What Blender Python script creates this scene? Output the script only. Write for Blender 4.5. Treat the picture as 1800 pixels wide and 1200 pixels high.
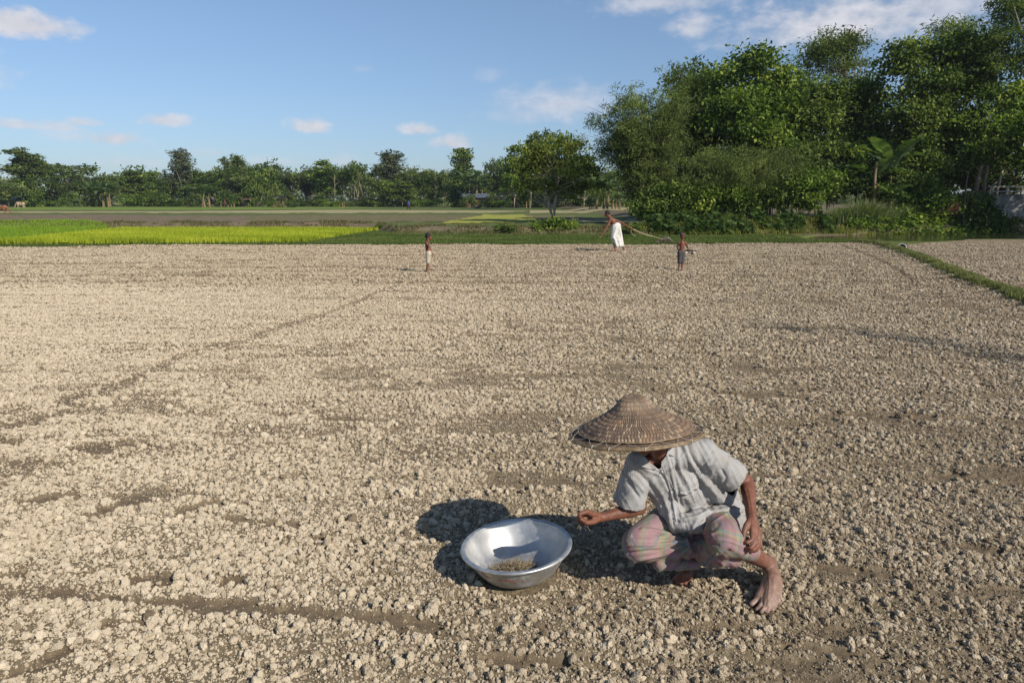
import bpy, math, random
import numpy as np
from mathutils import Vector, Matrix, Quaternion
random.seed(7); RNG = np.random.default_rng(7)
R = math.radians
for o in list(bpy.data.objects): bpy.data.objects.remove(o)
S = bpy.context.scene; COL = S.collection
# ------------------------------------------------------------------ camera
H = 1.8; PITCH = R(11.22); F = 1250.0          # eye height; focal length in pixels of an 1800-wide picture
cd = bpy.data.cameras.new('camera'); cam = bpy.data.objects.new('camera', cd); COL.objects.link(cam)
cam.location = (0, 0, H); cam.rotation_euler = (math.pi/2 - PITCH, 0, 0)
cd.sensor_width = 36; cd.lens = 36*F/1800; cd.clip_start = .05; cd.clip_end = 6000
S.camera = cam
# ------------------------------------------------------------------ sun, sky
SUN = Vector((1.02, -1.03, 1.0)).normalized()
EL = math.asin(SUN.z); AZ = math.atan2(SUN.x, SUN.y)
sl = bpy.data.lights.new('sun', 'SUN'); sl.energy = 4.95; sl.angle = R(.5); sl.color = (1.0, .93, .82)
so = bpy.data.objects.new('sun', sl); COL.objects.link(so); so.rotation_euler = SUN.to_track_quat('Z', 'Y').to_euler()
S.view_settings.view_transform = 'Standard'; S.view_settings.look = 'None'
S.view_settings.exposure = 0.12; S.view_settings.gamma = 1

def pxdir(px, py):
    u = (px-900)/F; v = (600-py)/F
    return Vector((u, math.cos(PITCH)+v*math.sin(PITCH), -math.sin(PITCH)+v*math.cos(PITCH)))
def G(px, py, z=0.0):
    d = pxdir(px, py); t = (z-H)/d.z
    return Vector((d.x*t, d.y*t, z))
def at(px, py, Y):
    d = pxdir(px, py); t = Y/d.y
    return Vector((d.x*t, Y, H+d.z*t))
def topx(P):                                        # (N,3) -> (N,2)
    P = np.asarray(P, float); c, s = math.cos(PITCH), math.sin(PITCH)
    z = P[:, 2]-H; dep = P[:, 1]*c - z*s; up = P[:, 1]*s + z*c
    return np.stack([900+F*P[:, 0]/dep, 600-F*up/dep], 1)

W = bpy.data.worlds.new('World'); S.world = W; W.use_nodes = True
nt = W.node_tree; nt.nodes.clear(); N = nt.nodes.new; L = nt.links.new
out = N('ShaderNodeOutputWorld'); bg = N('ShaderNodeBackground'); bg.inputs[1].default_value = .085
sky = N('ShaderNodeTexSky'); sky.sky_type = 'NISHITA'; sky.sun_disc = False
sky.sun_elevation = EL; sky.sun_rotation = AZ; sky.air_density = 1.0; sky.dust_density = .25; sky.ozone_density = 3.0
geo = N('ShaderNodeTexCoord')
def vm(op, a, b=None):
    n = N('ShaderNodeVectorMath'); n.operation = op
    for i, v in enumerate((a, b)):
        if v is None: continue
        if hasattr(v, 'links'): L(v, n.inputs[i])
        else: n.inputs[i].default_value = v
    return n.outputs['Value'] if op == 'DOT_PRODUCT' else n.outputs[0]
def mth(op, a, b=None, c=None):
    n = N('ShaderNodeMath'); n.operation = op
    for i, v in enumerate((a, b, c)):
        if v is None: continue
        if hasattr(v, 'links'): L(v, n.inputs[i])
        else: n.inputs[i].default_value = v
    return n.outputs[0]
dirn = vm('NORMALIZE', geo.outputs['Generated'])
nz = N('ShaderNodeTexNoise'); nz.inputs['Scale'].default_value = 15; nz.inputs['Detail'].default_value = 8; nz.inputs['Roughness'].default_value = .62
sc = vm('MULTIPLY', dirn, (1, 1, 1.7)); L(sc, nz.inputs['Vector'])
nz2 = N('ShaderNodeTexNoise'); nz2.inputs['Scale'].default_value = 50; nz2.inputs['Detail'].default_value = 5; L(sc, nz2.inputs['Vector'])
noise = mth('ADD', mth('MULTIPLY', nz.outputs[0], .5), mth('MULTIPLY', nz2.outputs[0], .5))
tot = None
#        px    py   rx   ry  strength softness
CLOUDS = [(30, 44, 95, 30, .85, .8), (105, 52, 60, 16, .5, 1), (27, 220, 42, 13, .55, 1), (105, 224, 36, 14, .5, 1), (146, 216, 30, 10, .55, 1),
          (200, 246, 52, 15, .7, 1), (140, 240, 70, 14, .3, 1.2), (292, 213, 44, 13, .65, .9), (546, 224, 38, 16, .7, .9), (738, 230, 34, 12, .7, 1), (795, 252, 42, 16, .65, 1),
          (985, 185, 130, 40, .5, 1.3), (930, 203, 90, 20, .35, 1.3), (1217, 50, 34, 30, .6, 1.1), (1180, 50, 22, 16, .3, 1), (1150, 6, 150, 26, .55, 1.2),
          (1490, 46, 220, 62, .95, 1.2), (1640, 14, 130, 50, .6, 1.2), (1400, 60, 110, 30, .4, 1.3), (860, 135, 24, 18, .2, 1.3), (640, 122, 20, 10, .25, 1.2),
          (360, 270, 60, 12, .28, 1.3), (470, 285, 50, 10, .3, 1.3), (600, 285, 30, 14, .3, 1.2), (230, 285, 80, 12, .25, 1.4), (-150, 120, 140, 40, .6, 1), (2000, 90, 150, 60, .7, 1)]
for cx, cy, rx, ry, st, sf in CLOUDS:
    c = pxdir(cx, cy).normalized(); r = Vector((c.y, -c.x, 0)).normalized(); u = r.cross(c)
    k = c.length / pxdir(cx, cy).length
    a = mth('DIVIDE', vm('DOT_PRODUCT', dirn, tuple(r)), rx*1.15/F*k); b = mth('DIVIDE', vm('DOT_PRODUCT', dirn, tuple(u)), ry*1.15/F*k)
    # flatter underside: squeeze below
    b = mth('MULTIPLY', b, mth('ADD', 1.0, mth('MULTIPLY', mth('LESS_THAN', b, 0.0), .5)))
    d = mth('SQRT', mth('ADD', mth('MULTIPLY', a, a), mth('MULTIPLY', b, b)))
    m = mth('SUBTRACT', mth('ADD', 1.12, mth('MULTIPLY', mth('SUBTRACT', noise, .5), 2.5)), d)
    m = mth('MULTIPLY', m, 1.0/sf)
    front = mth('GREATER_THAN', vm('DOT_PRODUCT', dirn, tuple(c)), .5)
    ss = N('ShaderNodeMapRange'); ss.interpolation_type = 'SMOOTHSTEP'; ss.inputs['From Min'].default_value = 0; ss.inputs['From Max'].default_value = .95
    L(m, ss.inputs['Value']); mk = mth('MULTIPLY', mth('MULTIPLY', ss.outputs[0], min(.95, st*1.25)), front)
    tot = mk if tot is None else mth('MAXIMUM', tot, mk)
cr = N('ShaderNodeMapRange'); cr.inputs['From Min'].default_value = .35; cr.inputs['From Max'].default_value = .65
cr.inputs['To Min'].default_value = .86; cr.inputs['To Max'].default_value = 1.06; L(noise, cr.inputs['Value'])
cc = N('ShaderNodeVectorMath'); cc.operation = 'SCALE'; cc.inputs[0].default_value = (7.6, 7.65, 8.3); L(cr.outputs[0], cc.inputs['Scale'])
sepd = N('ShaderNodeSeparateXYZ'); L(dirn, sepd.inputs[0])
elf = mth('POWER', mth('MINIMUM', mth('MAXIMUM', mth('MULTIPLY', sepd.outputs[2], 3.2), 0.0), 1.0), .55)
hm = N('ShaderNodeMix'); hm.data_type = 'RGBA'; L(elf, hm.inputs[0]); hm.inputs[6].default_value = (.47, .61, .93, 1); hm.inputs[7].default_value = (1.30, 1.28, 1.28, 1)
tint = vm('MULTIPLY', sky.outputs[0], hm.outputs[2])
mx = N('ShaderNodeMix'); mx.data_type = 'RGBA'; L(tot, mx.inputs[0]); L(tint, mx.inputs[6]); L(cc.outputs[0], mx.inputs[7])
L(mx.outputs[2], bg.inputs[0]); L(bg.outputs[0], out.inputs[0])
W.cycles.sampling_method = 'MANUAL'; W.cycles.sample_map_resolution = 512

# ------------------------------------------------------------------ helpers
def tag(o, label=None, cat=None, group=None, kind=None):
    for k, v in (('label', label), ('category', cat), ('group', group), ('kind', kind)):
        if v: o[k] = v
    return o
def empty(name, loc=(0, 0, 0), rz=0, label=None, cat=None, group=None):
    o = bpy.data.objects.new(name, None); COL.objects.link(o); o.location = loc; o.rotation_euler = (0, 0, rz)
    o.empty_display_size = .1
    return tag(o, label, cat, group)
def npmesh(name, V, faces, mat=None, smooth=True, attrs=None, corner=None):
    """faces: (M,k) int array or a list of such arrays"""
    me = bpy.data.meshes.new(name)
    if not isinstance(faces, list): faces = [faces]
    faces = [np.asarray(f, np.int32) for f in faces if len(f)]
    V = np.asarray(V, np.float32)
    nl = sum(f.size for f in faces); nf = sum(len(f) for f in faces)
    me.vertices.add(len(V)); me.vertices.foreach_set('co', V.ravel())
    me.loops.add(nl); me.loops.foreach_set('vertex_index', np.concatenate([f.ravel() for f in faces]))
    me.polygons.add(nf)
    tot_ = np.concatenate([np.full(len(f), f.shape[1], np.int32) for f in faces])
    st = np.concatenate([[0], np.cumsum(tot_)[:-1]]).astype(np.int32)
    me.polygons.foreach_set('loop_start', st); me.polygons.foreach_set('loop_total', tot_)
    me.update(calc_edges=True); me.validate()
    me.polygons.foreach_set('use_smooth', np.full(len(me.polygons), bool(smooth)))
    for k, a in (attrs or {}).items():
        a = np.asarray(a, np.float32)
        t = 'FLOAT' if a.ndim == 1 else 'FLOAT_VECTOR'
        at_ = me.attributes.new(k, t, 'POINT'); at_.data.foreach_set('value' if t == 'FLOAT' else 'vector', a.ravel())
    if mat: me.materials.append(mat)
    return me
def link(name, me, parent=None, loc=None):
    o = bpy.data.objects.new(name, me); COL.objects.link(o)
    if parent: o.parent = parent
    if loc is not None: o.location = loc
    return o
def hash2(ix, iy, seed):
    n = (ix.astype(np.int64)*374761393 + iy.astype(np.int64)*668265263 + seed*144665) & 0x7fffffff
    n = ((n ^ (n >> 13))*1274126177) & 0x7fffffff
    return ((n ^ (n >> 16)) & 0xffff)/65535.0
def vnoise(x, y, seed=0):
    ix = np.floor(x); iy = np.floor(y); fx = x-ix; fy = y-iy
    fx = fx*fx*(3-2*fx); fy = fy*fy*(3-2*fy); ix = ix.astype(np.int64); iy = iy.astype(np.int64)
    a = hash2(ix, iy, seed); b = hash2(ix+1, iy, seed); c = hash2(ix, iy+1, seed); d = hash2(ix+1, iy+1, seed)
    return (a*(1-fx)+b*fx)*(1-fy)+(c*(1-fx)+d*fx)*fy
def fbm(x, y, seed=0, o=3):
    s = 0; a = .5; t = 0
    for i in range(o):
        s = s+a*vnoise(x*2**i, y*2**i, seed+i*17); t += a; a *= .5
    return s/t
def sstep(a, b, x):
    t = np.clip((x-a)/(b-a), 0, 1); return t*t*(3-2*t)
def inpoly(x, y, poly):
    ins = np.zeros(x.shape, bool); n = len(poly)
    for i in range(n):
        x1, y1 = poly[i][0], poly[i][1]; x2, y2 = poly[(i+1) % n][0], poly[(i+1) % n][1]
        if y1 == y2: continue
        c = ((y1 > y) != (y2 > y)) & (x < (x2-x1)*(y-y1)/(y2-y1)+x1)
        ins ^= c
    return ins
def segdist(x, y, pts):
    """distance to a polyline and the interpolated extra values"""
    best = np.full(x.shape, 1e9)
    for (a, b) in zip(pts[:-1], pts[1:]):
        dx, dy = b[0]-a[0], b[1]-a[1]; L2 = dx*dx+dy*dy+1e-12
        t = np.clip(((x-a[0])*dx+(y-a[1])*dy)/L2, 0, 1)
        best = np.minimum(best, np.hypot(x-a[0]-t*dx, y-a[1]-t*dy))
    return best

# ---------------------------------------------------------------- materials
def mat(name):
    m = bpy.data.materials.new(name); m.use_nodes = True; t = m.node_tree
    b = t.nodes['Principled BSDF']; return m, t, b
def nadd(t, typ, ins=None, **kw):
    n = t.nodes.new(typ)
    for k, v in kw.items(): setattr(n, k, v)
    for k, v in (ins or {}).items():
        if hasattr(v, 'links'): t.links.new(v, n.inputs[k])
        else: n.inputs[k].default_value = v
    return n
def ramp(t, fac, stops):
    n = t.nodes.new('ShaderNodeValToRGB'); cr_ = n.color_ramp
    while len(cr_.elements) < len(stops): cr_.elements.new(.5)
    for e, (p, c) in zip(cr_.elements, stops): e.position = p; e.color = (*c, 1)
    t.links.new(fac, n.inputs[0]); return n.outputs[0]
def simple(name, col, rough=.7, metal=0, noise_=0, nscale=20, bump=0, bscale=60, spec=.3, col2=None):
    m, t, b = mat(name)
    b.inputs['Roughness'].default_value = rough; b.inputs['Metallic'].default_value = metal
    b.inputs['Specular IOR Level'].default_value = spec
    b.inputs['Base Color'].default_value = (*col, 1)
    tc = nadd(t, 'ShaderNodeTexCoord')
    if noise_ or col2:
        n = nadd(t, 'ShaderNodeTexNoise', {'Vector': tc.outputs['Object'], 'Scale': nscale, 'Detail': 5})
        c2 = col2 or tuple(c*(1-noise_) for c in col)
        t.links.new(ramp(t, n.outputs[0], [(.35, c2), (.62, col)]), b.inputs['Base Color'])
    if bump:
        n = nadd(t, 'ShaderNodeTexNoise', {'Vector': tc.outputs['Object'], 'Scale': bscale, 'Detail': 4})
        bp = nadd(t, 'ShaderNodeBump', {'Height': n.outputs[0], 'Strength': bump, 'Distance': .01})
        t.links.new(bp.outputs[0], b.inputs['Normal'])
    return m
def soilmat(name, clod):
    m, t, b = mat(name); b.inputs['Roughness'].default_value = .95; b.inputs['Specular IOR Level'].default_value = .1
    tc = nadd(t, 'ShaderNodeTexCoord')
    ge = nadd(t, 'ShaderNodeNewGeometry')
    big = nadd(t, 'ShaderNodeTexNoise', {'Vector': ge.outputs['Position'], 'Scale': .35, 'Detail': 4})
    if clod:
        oi = nadd(t, 'ShaderNodeAttribute', attribute_name='shade', attribute_type='INSTANCER')
        fac = oi.outputs['Fac']
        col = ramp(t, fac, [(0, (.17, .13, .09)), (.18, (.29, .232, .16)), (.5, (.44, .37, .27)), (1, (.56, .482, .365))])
        n = nadd(t, 'ShaderNodeTexNoise', {'Vector': tc.outputs['Object'], 'Scale': 3.5, 'Detail': 5, 'Roughness': .7})
        mixn = nadd(t, 'ShaderNodeMix', data_type='RGBA', blend_type='MULTIPLY'); mixn.inputs[0].default_value = 1
        t.links.new(col, mixn.inputs[6]); t.links.new(ramp(t, n.outputs[0], [(.3, (.78, .76, .72)), (.6, (1.05, 1.04, 1.03))]), mixn.inputs[7])
        t.links.new(mixn.outputs[2], b.inputs['Base Color'])
        bn = nadd(t, 'ShaderNodeTexNoise', {'Vector': tc.outputs['Object'], 'Scale': 6, 'Detail': 5, 'Roughness': .75})
        bp = nadd(t, 'ShaderNodeBump', {'Height': bn.outputs[0], 'Strength': .5, 'Distance': .002}); t.links.new(bp.outputs[0], b.inputs['Normal'])
    else:
        ba = nadd(t, 'ShaderNodeAttribute', attribute_name='bare'); gr = nadd(t, 'ShaderNodeAttribute', attribute_name='grassy')
        n = nadd(t, 'ShaderNodeTexNoise', {'Vector': ge.outputs['Position'], 'Scale': 24, 'Detail': 6, 'Roughness': .7})
        pale = ramp(t, n.outputs[0], [(.35, (.155, .118, .072)), (.62, (.29, .23, .148))])
        dark = ramp(t, n.outputs[0], [(.3, (.155, .115, .075)), (.7, (.235, .18, .12))])
        mxn = nadd(t, 'ShaderNodeMix', data_type='RGBA'); t.links.new(ba.outputs['Fac'], mxn.inputs[0]); t.links.new(pale, mxn.inputs[6]); t.links.new(dark, mxn.inputs[7])
        mx2 = nadd(t, 'ShaderNodeMix', data_type='RGBA'); t.links.new(gr.outputs['Fac'], mx2.inputs[0]); t.links.new(mxn.outputs[2], mx2.inputs[6])
        t.links.new(ramp(t, n.outputs[0], [(.3, (.05, .055, .02)), (.7, (.10, .12, .04))]), mx2.inputs[7])
        t.links.new(mx2.outputs[2], b.inputs['Base Color'])
        bn = nadd(t, 'ShaderNodeTexNoise', {'Vector': ge.outputs['Position'], 'Scale': 120, 'Detail': 6, 'Roughness': .75})
        bp = nadd(t, 'ShaderNodeBump', {'Height': bn.outputs[0], 'Strength': .9, 'Distance': .014}); t.links.new(bp.outputs[0], b.inputs['Normal'])
    return m
M_soil = soilmat('dry_soil', False); M_clod = soilmat('dry_clod', True)
def leafmat(name, dark, mid, light, trans=.35, rough=.5, spec=.12):
    m, t, b = mat(name); t.nodes.remove(b); o = [n for n in t.nodes if n.type == 'OUTPUT_MATERIAL'][0]
    at_ = nadd(t, 'ShaderNodeAttribute', attribute_name='tint')
    col = ramp(t, at_.outputs['Fac'], [(0, dark), (.5, mid), (1, light)])
    b = nadd(t, 'ShaderNodeBsdfPrincipled', {'Base Color': col, 'Roughness': rough, 'Specular IOR Level': spec})
    tr = nadd(t, 'ShaderNodeBsdfTranslucent'); 
    hs = nadd(t, 'ShaderNodeMix', data_type='RGBA', blend_type='MULTIPLY'); hs.inputs[0].default_value = 1
    t.links.new(col, hs.inputs[6]); hs.inputs[7].default_value = (1.3, 1.5, .5, 1); t.links.new(hs.outputs[2], tr.inputs[0])
    mxs = nadd(t, 'ShaderNodeMixShader'); mxs.inputs[0].default_value = trans
    t.links.new(b.outputs[0], mxs.inputs[1]); t.links.new(tr.outputs[0], mxs.inputs[2]); t.links.new(mxs.outputs[0], o.inputs[0])
    return m

# ---------------------------------------------------------------- terrain
EDGE = [G(-2200, 445), G(-600, 436), G(0, 433), G(300, 431), G(650, 430), G(1100, 430), G(1250, 429), G(1480, 427.5), G(1530, 430)]
BUND = [G(1500, 427.5), G(1545, 431), G(1585, 444), G(1645, 468), G(1720, 502), G(1800, 531), G(1900, 568), G(2300, 720)]
FIELD = [G(-2200, 1800), *EDGE, *BUND[1:], G(2300, 1800)]
FIELD[0] = Vector((-8, 1.0, 0)); FIELD[-1] = Vector((8, 1.0, 0))
FIELD2 = [*BUND[1:], Vector((28, 4, 0)), G(2300, 421.6), G(1900, 421.2), G(1700, 421.2), G(1640, 426), G(1592, 431.5)]
FR = [(-400, 45.5), (-45, 46), (-12, 46.2), (-8.5, 44.5), (-6.3, 38.5), (7.2, 37.5), (9.5, 36.6), (14.5, 38.6), (60, 39.6), (400, 40)]
def frontline(x):
    return np.interp(x, [p[0] for p in FR], [p[1] for p in FR])
POND = [G(1400, 420.5, -.04), G(1480, 421.5, -.04), G(1560, 425, -.04), G(1640, 426, -.04), G(1720, 421.5, -.04), G(1900, 421.5, -.04), G(3200, 424, -.04), G(3200, 409.5, -.04), G(1700, 411, -.04), G(1540, 412, -.04), G(1440, 414, -.04)]
def terrain(x, y):
    """height of the land away from the ploughed field's own roughness"""
    f = frontline(x); right = sstep(8, 11, x)
    top = .35+.35*right
    wid = 1.1+1.2*right
    z = top*sstep(0, 1, (y-f)/wid)
    z = z+.10*sstep(0, 1, (y-f)/wid)*(fbm(x*.7, y*.7, 5)-.5)*2*(1-sstep(60, 120, y))
    bd = segdist(x, y, [(p.x, p.y) for p in BUND]); z = z+.11*np.exp(-(bd/.28)**2)
    pd = segdist(x, y, [(p.x, p.y) for p in POND]); ins = inpoly(x, y, POND)
    z = np.where(ins, -.06-.35*sstep(0, 1, pd/.9), np.maximum(z, 0)-.0)
    return z
STROKES = [(95, 1042, 160, 1052, 9), (160, 1050, 300, 1062, 8), (280, 1064, 480, 1076, 12), (480, 1076, 770, 1100, 10), (60, 1178, 115, 1140, 12), (0, 1192, 60, 1170, 11),
 (38, 885, 135, 868, 6), (175, 893, 255, 875, 9), (310, 902, 392, 882, 8), (130, 905, 205, 906, 5), (400, 915, 520, 925, 6), (230, 1021, 300, 1018, 7), (265, 1036, 300, 1030, 5), (390, 1030, 420, 1030, 7), (180, 1102, 245, 1095, 7),
 (0, 746, 60, 736, 8), (55, 735, 120, 722, 6), (100, 712, 200, 680, 7), (185, 690, 250, 662, 8), (235, 668, 330, 622, 7), (330, 622, 385, 606, 6), (400, 608, 465, 588, 6), (440, 590, 560, 556, 4), (560, 556, 700, 500, 2.5),
 (210, 782, 258, 778, 8), (130, 792, 190, 790, 8), (0, 772, 30, 778, 6), (150, 482.5, 370, 483.5, 2), (300, 482, 380, 477, 1.8), (220, 496, 280, 495, 1.5), (540, 498, 640, 497, 1.2),
 (1480, 432, 1520, 447, 2.5), (1520, 447, 1565, 466, 3), (1570, 470, 1600, 490, 4), (1600, 492, 1690, 491, 2), (1100, 488, 1150, 465, 2), (1060, 486, 1110, 488, 2), (560, 487, 1060, 487, 1.2),
 (0, 433, 200, 434, 2), (0, 1010, 40, 1002, 8), (540, 945, 640, 950, 4), (700, 1110, 820, 1125, 7), (1420, 985, 1530, 1010, 7), (1500, 730, 1640, 735, 5), (1250, 690, 1420, 700, 4), (850, 1160, 1000, 1168, 9), (1380, 1130, 1560, 1150, 7), (1600, 950, 1760, 975, 6), (1640, 830, 1800, 845, 5), (560, 740, 700, 744, 3)]
def fieldmaps(x, y):
    P = topx(np.stack([x, y, 0*x], 1)); px, py = P[:, 0], P[:, 1]
    wob = (fbm(x*9, y*14, 31, 4)-.5)
    bare = np.zeros_like(x)
    for a in STROKES:
        d = segdist(px, py*1.0, [(a[0], a[1]), (a[2], a[3])])/a[4]
        bare = np.maximum(bare, 1-sstep(.7, 1.15, d+wob*2.4))
    # natural streaks drawn out along the harrowing direction
    far = sstep(5, 14, y)
    n = fbm(x*.9, y*(3.6-1.4*far), 3, 4)
    bare = np.maximum(bare, sstep(.60, .72, n)*sstep(.40, .62, fbm(x*3.5, y*6, 33, 3))*.65)
    till = sstep(.52, .60, fbm(x*.35+3, y*4.6, 55, 3))*sstep(.45, .6, fbm(x*2.2, y*5, 56, 3)); bare = np.maximum(bare, .62*till*sstep(3.5, 6, y))
    furrow = (np.sin(y*2*math.pi/1.15+fbm(x*.12, y*.4, 9)*5) > .62)*sstep(14.5, 17, y)
    n2 = fbm(x*.2, y*3.1, 12, 3)
    bare = np.maximum(bare, furrow*sstep(.40, .6, n2)*.9)
    pale = sstep(1500, 100, px)*.9*(1-sstep(14.8, 15.6, y)*.75)+.12*(fbm(x*.3, y*.5, 21)-.5)  # paler crumbs at left; heavier shading at right is put into the tone
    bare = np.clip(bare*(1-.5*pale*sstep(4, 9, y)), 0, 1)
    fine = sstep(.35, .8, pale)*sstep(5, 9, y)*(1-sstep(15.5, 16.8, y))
    return bare, np.clip(pale, 0, 1), fine
def fieldheight(x, y, fm=None):
    bare, pale, fine = fm or fieldmaps(x, y)
    z = (fbm(x*.8, y*1.6, 41)-.5)*.07
    rough = (1-.6*fine)*(1-.45*bare)
    z = z+rough*(.028*(fbm(x*9, y*9, 42)-.5)+.022*(fbm(x*30, y*30, 43)-.5)+.010*(vnoise(x*130, y*130, 47)-.5)*(y < 9))-.022*bare
    z = z+.03*(fbm(x*.5, y*4.2, 44)-.5)
    z = z-.022*sstep(.3, 1, np.sin(y*2*math.pi/1.15+fbm(x*.12, y*.4, 9)*5))*sstep(13, 16, y)
    return z
bundpts = [(p.x, p.y) for p in BUND]
def fz(x, y, fm=None):
    bd = segdist(x, y, bundpts)
    return fieldheight(x, y, fm)+.11*np.exp(-(bd/.28)**2)
def build_field():
    nr, nc = 1250, 760
    yy = np.exp(np.linspace(math.log(1.15), math.log(37), nr)); tt = np.linspace(-1.12, 1.12, nc)
    Y, T = np.meshgrid(yy, tt, indexing='ij'); X = (T*(Y+.6)).ravel(); Y = Y.ravel()
    fm = fieldmaps(X, Y); Z = fz(X, Y, fm)
    bd = segdist(X, Y, bundpts)
    grassy = (1-sstep(.08, .34, bd+.35*(fbm(X*4, Y*4, 8)-.5)))
    keep = inpoly(X, Y, FIELD) | inpoly(X, Y, FIELD2) | (bd < .6)
    idx = np.arange(nr*nc).reshape(nr, nc)
    q = np.stack([idx[:-1, :-1], idx[:-1, 1:], idx[1:, 1:], idx[1:, :-1]], -1).reshape(-1, 4)
    q = q[keep[q].all(1)]
    used = np.unique(q); mp = np.full(nr*nc, -1); mp[used] = np.arange(len(used))
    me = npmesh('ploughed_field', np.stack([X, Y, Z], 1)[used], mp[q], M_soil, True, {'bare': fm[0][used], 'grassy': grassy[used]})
    tag(link('ploughed_field', me), kind='structure', label='pale dry ploughed field of crumbled soil', cat='field')
build_field()

def pointcloud(name, P, attrs, builder, m):
    me = npmesh(name, P, np.zeros((0, 3), int), None, False, attrs) if False else bpy.data.meshes.new(name)
    me.vertices.add(len(P)); me.vertices.foreach_set('co', np.asarray(P, np.float32).ravel())
    for k, a in attrs.items():
        a = np.asarray(a, np.float32); t = 'FLOAT' if a.ndim == 1 else 'FLOAT_VECTOR'
        q = me.attributes.new(k, t, 'POINT'); q.data.foreach_set('value' if t == 'FLOAT' else 'vector', a.ravel())
    me.materials.append(m); o = link(name, me)
    ng = bpy.data.node_groups.new(name, 'GeometryNodeTree')
    ng.interface.new_socket('Geometry', in_out='INPUT', socket_type='NodeSocketGeometry'); ng.interface.new_socket('Geometry', in_out='OUTPUT', socket_type='NodeSocketGeometry')
    gi = ng.nodes.new('NodeGroupInput'); go = ng.nodes.new('NodeGroupOutput')
    variants = builder(ng)
    ip = ng.nodes.new('GeometryNodeInstanceOnPoints'); ng.links.new(gi.outputs[0], ip.inputs['Points']); ng.links.new(variants, ip.inputs['Instance'])
    ip.inputs['Pick Instance'].default_value = True
    def na(nm, t):
        n = ng.nodes.new('GeometryNodeInputNamedAttribute'); n.data_type = t; n.inputs['Name'].default_value = nm; return n.outputs[0]
    ng.links.new(na('var', 'FLOAT'), ip.inputs['Instance Index']); ng.links.new(na('rot', 'FLOAT_VECTOR'), ip.inputs['Rotation']); ng.links.new(na('scl', 'FLOAT_VECTOR'), ip.inputs['Scale'])
    ng.links.new(ip.outputs[0], go.inputs[0])
    md = o.modifiers.new('scatter', 'NODES'); md.node_group = ng
    return o
def clod_builder(ng):
    gt = ng.nodes.new('GeometryNodeGeometryToInstance')
    for i in range(9):
        ic = ng.nodes.new('GeometryNodeMeshIcoSphere'); ic.inputs['Radius'].default_value = 1; ic.inputs['Subdivisions'].default_value = 4
        def nodes(scale, off, k, src):
            no = ng.nodes.new('ShaderNodeTexNoise'); no.inputs['Scale'].default_value = scale; no.inputs['Detail'].default_value = 4; no.inputs['Roughness'].default_value = .62
            pos = ng.nodes.new('GeometryNodeInputPosition'); ad = ng.nodes.new('ShaderNodeVectorMath'); ad.operation = 'ADD'; ad.inputs[1].default_value = (off, off*.7, 3.1*off)
            ng.links.new(pos.outputs[0], ad.inputs[0]); ng.links.new(ad.outputs[0], no.inputs['Vector'])
            sb = ng.nodes.new('ShaderNodeMath'); sb.operation = 'SUBTRACT'; ng.links.new(no.outputs[0], sb.inputs[0]); sb.inputs[1].default_value = .5
            ml = ng.nodes.new('ShaderNodeMath'); ml.operation = 'MULTIPLY'; ng.links.new(sb.outputs[0], ml.inputs[0]); ml.inputs[1].default_value = k
            nr_ = ng.nodes.new('GeometryNodeInputNormal'); s2 = ng.nodes.new('ShaderNodeVectorMath'); s2.operation = 'SCALE'; ng.links.new(nr_.outputs[0], s2.inputs[0]); ng.links.new(ml.outputs[0], s2.inputs['Scale'])
            sp = ng.nodes.new('GeometryNodeSetPosition'); ng.links.new(src, sp.inputs['Geometry']); ng.links.new(s2.outputs[0], sp.inputs['Offset']); return sp.outputs[0]
        g = nodes(1.1, 7.3*i+1, 1.7, ic.outputs[0]); g = nodes(3.2, 3.1*i+4, .95, g)
        sm = ng.nodes.new('GeometryNodeSetShadeSmooth'); sm.inputs['Shade Smooth'].default_value = i % 3 == 0; ng.links.new(g, sm.inputs[0])
        st = ng.nodes.new('GeometryNodeSetMaterial'); ng.links.new(sm.outputs[0], st.inputs[0]); st.inputs['Material'].default_value = M_clod
        ng.links.new(st.outputs[0], gt.inputs[0])
    return gt.outputs[0]
CLEAR = [(at(912, 990, 3.19).x, 3.19, .185), (*G(1348, 1058)[:2], .045), (*G(1356, 1035)[:2], .05), (*G(1362, 1012)[:2], .05), (*G(1336, 1068)[:2], .03), (*G(1353, 1070)[:2], .03), (*G(1200, 1015)[:2], .06)]
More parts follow.
